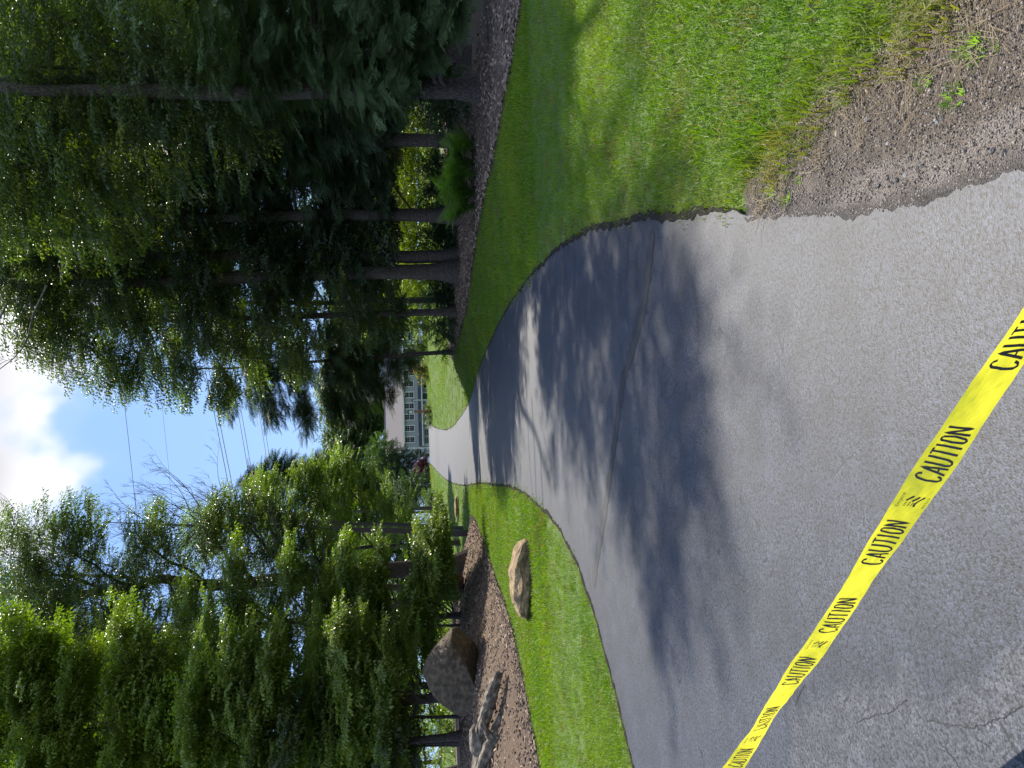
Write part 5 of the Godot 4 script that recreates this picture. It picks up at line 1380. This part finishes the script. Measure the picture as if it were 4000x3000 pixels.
# ---------------------------------------------------------------- stones, weeds, wires
func build_stones() -> void:
	var o: MeshInstance3D
	var p := func(a): 
		var out := []
		for i in range(0, a.size(), 2):
			out.append(Vector2(a[i], a[i + 1]))
		return out
	o = obj("boulder", rock(p.call([1.30, -.75, 1.28, -.35, 1.18, .0, .95, .30, .62, .62, .28, .84, .0, .92, -.30, .86, -.72, .64, -1.02, .38, -1.12, .22, -1.3, .02, -1.42, -.35, -1.45, -.8]), 1.15, 0.10, 1.1, 0.0, 4.0), M.stone_dark)
	o.position = on(-8.75, 23.9, 0.72)
	o.rotation.y = 0.3
	tag(o, "huge rounded grey brown boulder standing on the left mulch bed", "boulder")
	o = obj("boulder", rock(p.call([.62, -.4, .6, .1, .3, .42, -.2, .45, -.55, .25, -.65, -.3]), 0.5, 0.07, 1.8, 0.0, 14.0), M.stone_dark)
	o.position = on(-9.15, 35.4, 0.42)
	tag(o, "small dark boulder in the shade beside the thick tree trunk on the left", "boulder")
	o = obj("rock", rock(p.call([.86, -.18, .80, -.02, .55, .10, .2, .17, -.15, .2, -.5, .17, -.72, .10, -.80, -.04, -.95, -.16, -.5, -.22, .3, -.22]), 0.62, 0.15, 3.6, 4.0, 24.0), M.stone_tan)
	o.position = on(-3.72, 14.7, 0.17)
	o.rotation.y = 0.12
	o.scale = Vector3(0.87, 1.1, 1.0)
	tag(o, "flat tan rock half sunk in the left lawn strip", "rock")
	o = obj("rock", rock(p.call([1.0, -.2, .8, .0, .2, .10, -.5, .07, -1.0, -.1, -1.1, -.2]), 0.7, 0.06, 2.0, 0.0, 34.0), M.stone_tan)
	o.position = on(-8.9, 56.0, 0.2)
	tag(o, "low tan rock on the far left lawn behind the thick trunk", "rock")
	# the weathered root
	var t := thing("tree_root", "weathered grey upturned tree root with hollows lying on the mulch", "tree root", on(-8.1, 17.9, 0.05))
	for q in [[[.9, -.14, .75, .05, .3, .14, -.4, .16, -.9, .0, -.8, -.16], Vector3(0.55, 0.10, -0.25), 0.16, -0.35, 41.0], [[.55, -.2, .4, .1, .0, .3, -.3, .26, -.5, .0, -.45, -.22], Vector3(-0.28, 0.30, -0.1), 0.2, 0.5, 43.0], [[1.0, -.1, .7, .06, .0, .12, -.7, .10, -1.0, .0, -.6, -.14], Vector3(-0.15, 0.12, 0.22), 0.15, -0.5, 47.0], [[.7, -.25, .5, .12, .0, .34, -.6, .3, -.8, .0, -.75, -.25], Vector3(-0.95, 0.28, 0.0), 0.26, 0.2, 49.0], [[.8, -.1, .4, .06, -.2, .1, -.9, .02, -.5, -.12], Vector3(-0.75, 0.1, 0.38), 0.13, -0.3, 53.0], [[.3, -.08, .2, .06, -.2, .09, -.35, -.06], Vector3(0.15, 0.2, 0.25), 0.1, 0.6, 57.0]]:
		var m := obj("root", rock(p.call(q[0]), q[2], 0.10, 3.4, 8.0, q[4]), M.stone_grey, t)
		m.position = q[1]
		m.rotation = Vector3(0.3, 0.25, q[3])
	# pebbles on the dirt shoulder
	var kinds := []
	for i in 5:
		var b := MB.new()
		for u in 9:
			for w in 7:
				var a := TAU * (u % 8) / 8.0
				var f := -PI / 2 + PI * w / 6.0
				var d := Vector3(cos(a) * cos(f), sin(f), sin(a) * cos(f))
				b.v.append(d * Vector3(1, 0.6, 0.75) * (1.0 + 0.5 * noise.get_noise_3d(d.x * 9 + i * 40, d.y * 9, d.z * 9)))
		b.grid(8, 6, 0)
		kinds.append(b.mesh())
	var pm := []
	for c in [lin(0.20, 0.17, 0.145), lin(0.10, 0.095, 0.09), lin(0.33, 0.27, 0.21), lin(0.24, 0.24, 0.25)]:
		pm.append(mat(c, 0.85))
	var texts := ["small brown pebble lying on the dirt shoulder", "small dark pebble lying on the dirt shoulder", "small pale tan pebble lying on the dirt shoulder", "small grey pebble lying on the dirt shoulder"]
	for i in 76:
		var d := rng.randf_range(1.75, 3.5)
		var q := rng.randf()
		var x := lerpf(tab(XR, d) + 0.04, tab(XS, d) + 0.05, q)
		if i % 3 == 0:
			x = tab(XR, d) + rng.randf_range(0.03, 0.10)
		var c := rng.randi() % 4 if i % 3 else 1
		var s := rng.randf_range(0.006, 0.013) * (1.3 if i % 9 == 0 else 1.0)
		var e := obj("pebble", kinds[rng.randi() % 5], pm[c])
		e.position = on(x, d, 0.012 + 0.012 * q + s * 0.25)
		e.rotation = Vector3(rng.randf_range(-0.4, 0.4), rng.randf() * TAU, 0)
		e.scale = Vector3.ONE * s
		var spot: String = ", hard against the driveway edge" if x - tab(XR, d) < 0.1 else ", close to the long grass" if q > 0.66 else ", in the open dirt"
		var reach: String = "far end" if d > 2.9 else "near end" if d < 2.2 else "middle"
		tag(e, ["small brown", "small dark", "small pale tan", "small grey"][c] + " pebble on the dirt shoulder's " + reach + spot, "pebble", ["brown", "dark", "pale tan", "grey"][c] + " pebbles on the dirt shoulder's " + reach + spot)
	var at := []
	var tint := []
	for i in 8000:
		var d := rng.randf_range(1.2, 3.7)
		var x := lerpf(tab(XR, d) - 0.02, tab(XS, d) + 0.12, rng.randf())
		var s := rng.randf_range(0.0018, 0.0048)
		at.append(Transform3D(Basis.from_euler(Vector3(rng.randf(), rng.randf() * TAU, 0)).scaled(Vector3.ONE * s), on(x, d, 0.024 + 0.012 * maxf(0.0, x - tab(XR, d)) * 2.0)))
		tint.append(Color(0.24, 0.205, 0.17) * rng.randf_range(0.3, 1.5))
	tag(scatter("grit", kinds[0], M.chip, at, tint), "fine grit and crumbs of stone strewn over the dirt shoulder", "grit")
	# moss and weed tufts
	var spots := [[0.955, 2.12, 1.1, "green weed tuft on the dirt shoulder, nearest the dry grass corner"], [0.905, 2.02, 0.6, "smallest weed tuft on the dirt shoulder beside a pale pebble"], [0.915, 2.08, 0.95, "weed tuft touching the largest tuft on the dirt shoulder"], [0.93, 2.33, 0.8, "moss cushion between two grey pebbles near the long grass"], [0.83, 2.19, 0.95, "round moss cushion standing alone in the middle of the dirt shoulder"], [0.85, 3.2, 0.7, "weed sprig at the narrow far end of the dirt shoulder"], [0.80, 3.33, 0.8, "weed tuft against the driveway at the far tip of the dirt"], [0.87, 3.47, 1.0, "broad leaved weed where the dirt shoulder meets the lawn"]]
	for i in spots.size():
		var s: Array = spots[i]
		var w := thing("weed_tuft", s[3], "weed", on(s[0], s[1], 0.018), "weed tufts on the dirt shoulder")
		var b := MB.new()
		for k in 70:
			var a := rng.randf() * TAU
			var r := pow(rng.randf(), 0.6) * 0.03
			var c := Vector3(cos(a) * r, 0, sin(a) * r * 1.2)
			var h := rng.randf_range(0.008, 0.028)
			var lean := Vector3(cos(a), 0, sin(a)) * rng.randf_range(0.0, 0.02)
			var sd := Vector3(-sin(a), 0, cos(a)) * 0.0025
			b.tri(c - sd, c + sd, c + Vector3.UP * h + lean)
		var lm := mat(lin(0.075, 0.135, 0.02).lerp(lin(0.13, 0.17, 0.04), rng.randf()), 0.6)
		lm.backlight_enabled = true
		lm.backlight = Color(0.6, 0.8, 0.2)
		var f := obj("leaves", b.mesh(), lm, w)
		f.scale = Vector3.ONE * s[2] * 1.4
		f.set_meta("kind", "stuff")
	# dark low block at the very corner
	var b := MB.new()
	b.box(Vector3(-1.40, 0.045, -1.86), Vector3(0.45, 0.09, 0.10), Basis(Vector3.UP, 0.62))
	o = obj("corner_block", b.mesh(), mat(lin(0.05, 0.045, 0.047), 0.9))
	tag(o, "dark low block at the mouth of the driveway, cut by the frame's corner", "kerb stone")

func build_wires() -> void:
	var wm := mat(lin(0.06, 0.065, 0.075), 0.6)
	var rows := [[0.84, 39.1, -10.13, 38.26, "single thin wire crossing the sky highest of all", 0.03], [-0.9, 34.7, -10.7, 34.0, "faint thin wire below the highest single wire", 0.016], [0.22, 29.11, -10.6, 27.35, "upper wire of the thick pair crossing the sky", 0.04], [0.22, 28.7, -10.6, 26.92, "lower wire of the thick pair crossing the sky", 0.04], [-1.42, 26.02, -11.33, 24.68, "upper wire of the middle pair over the treetops", 0.032], [-1.42, 25.64, -11.33, 24.28, "lower wire of the middle pair over the treetops", 0.032], [-2.12, 23.5, -11.44, 22.27, "upper wire of the lowest pair above the house", 0.026], [-2.12, 23.14, -11.44, 21.9, "lower wire of the lowest pair above the house", 0.026]]
	for r in rows:
		var slope: float = (r[1] - r[3]) / (r[0] - r[2])
		var pts := []
		var rad := []
		for i in 25:
			var x := -70.0 + i * 5.0
			var xc := (x + 5.0) / 60.0
			pts.append(Vector3(x, r[1] + (x - r[0]) * slope + xc * xc * 2.0, -95.0))
			rad.append(r[5])
		var b := MB.new()
		b.tube(pts, rad, 5)
		tag(obj("power_line", b.mesh(), wm), r[4], "power line", "power lines across the sky")
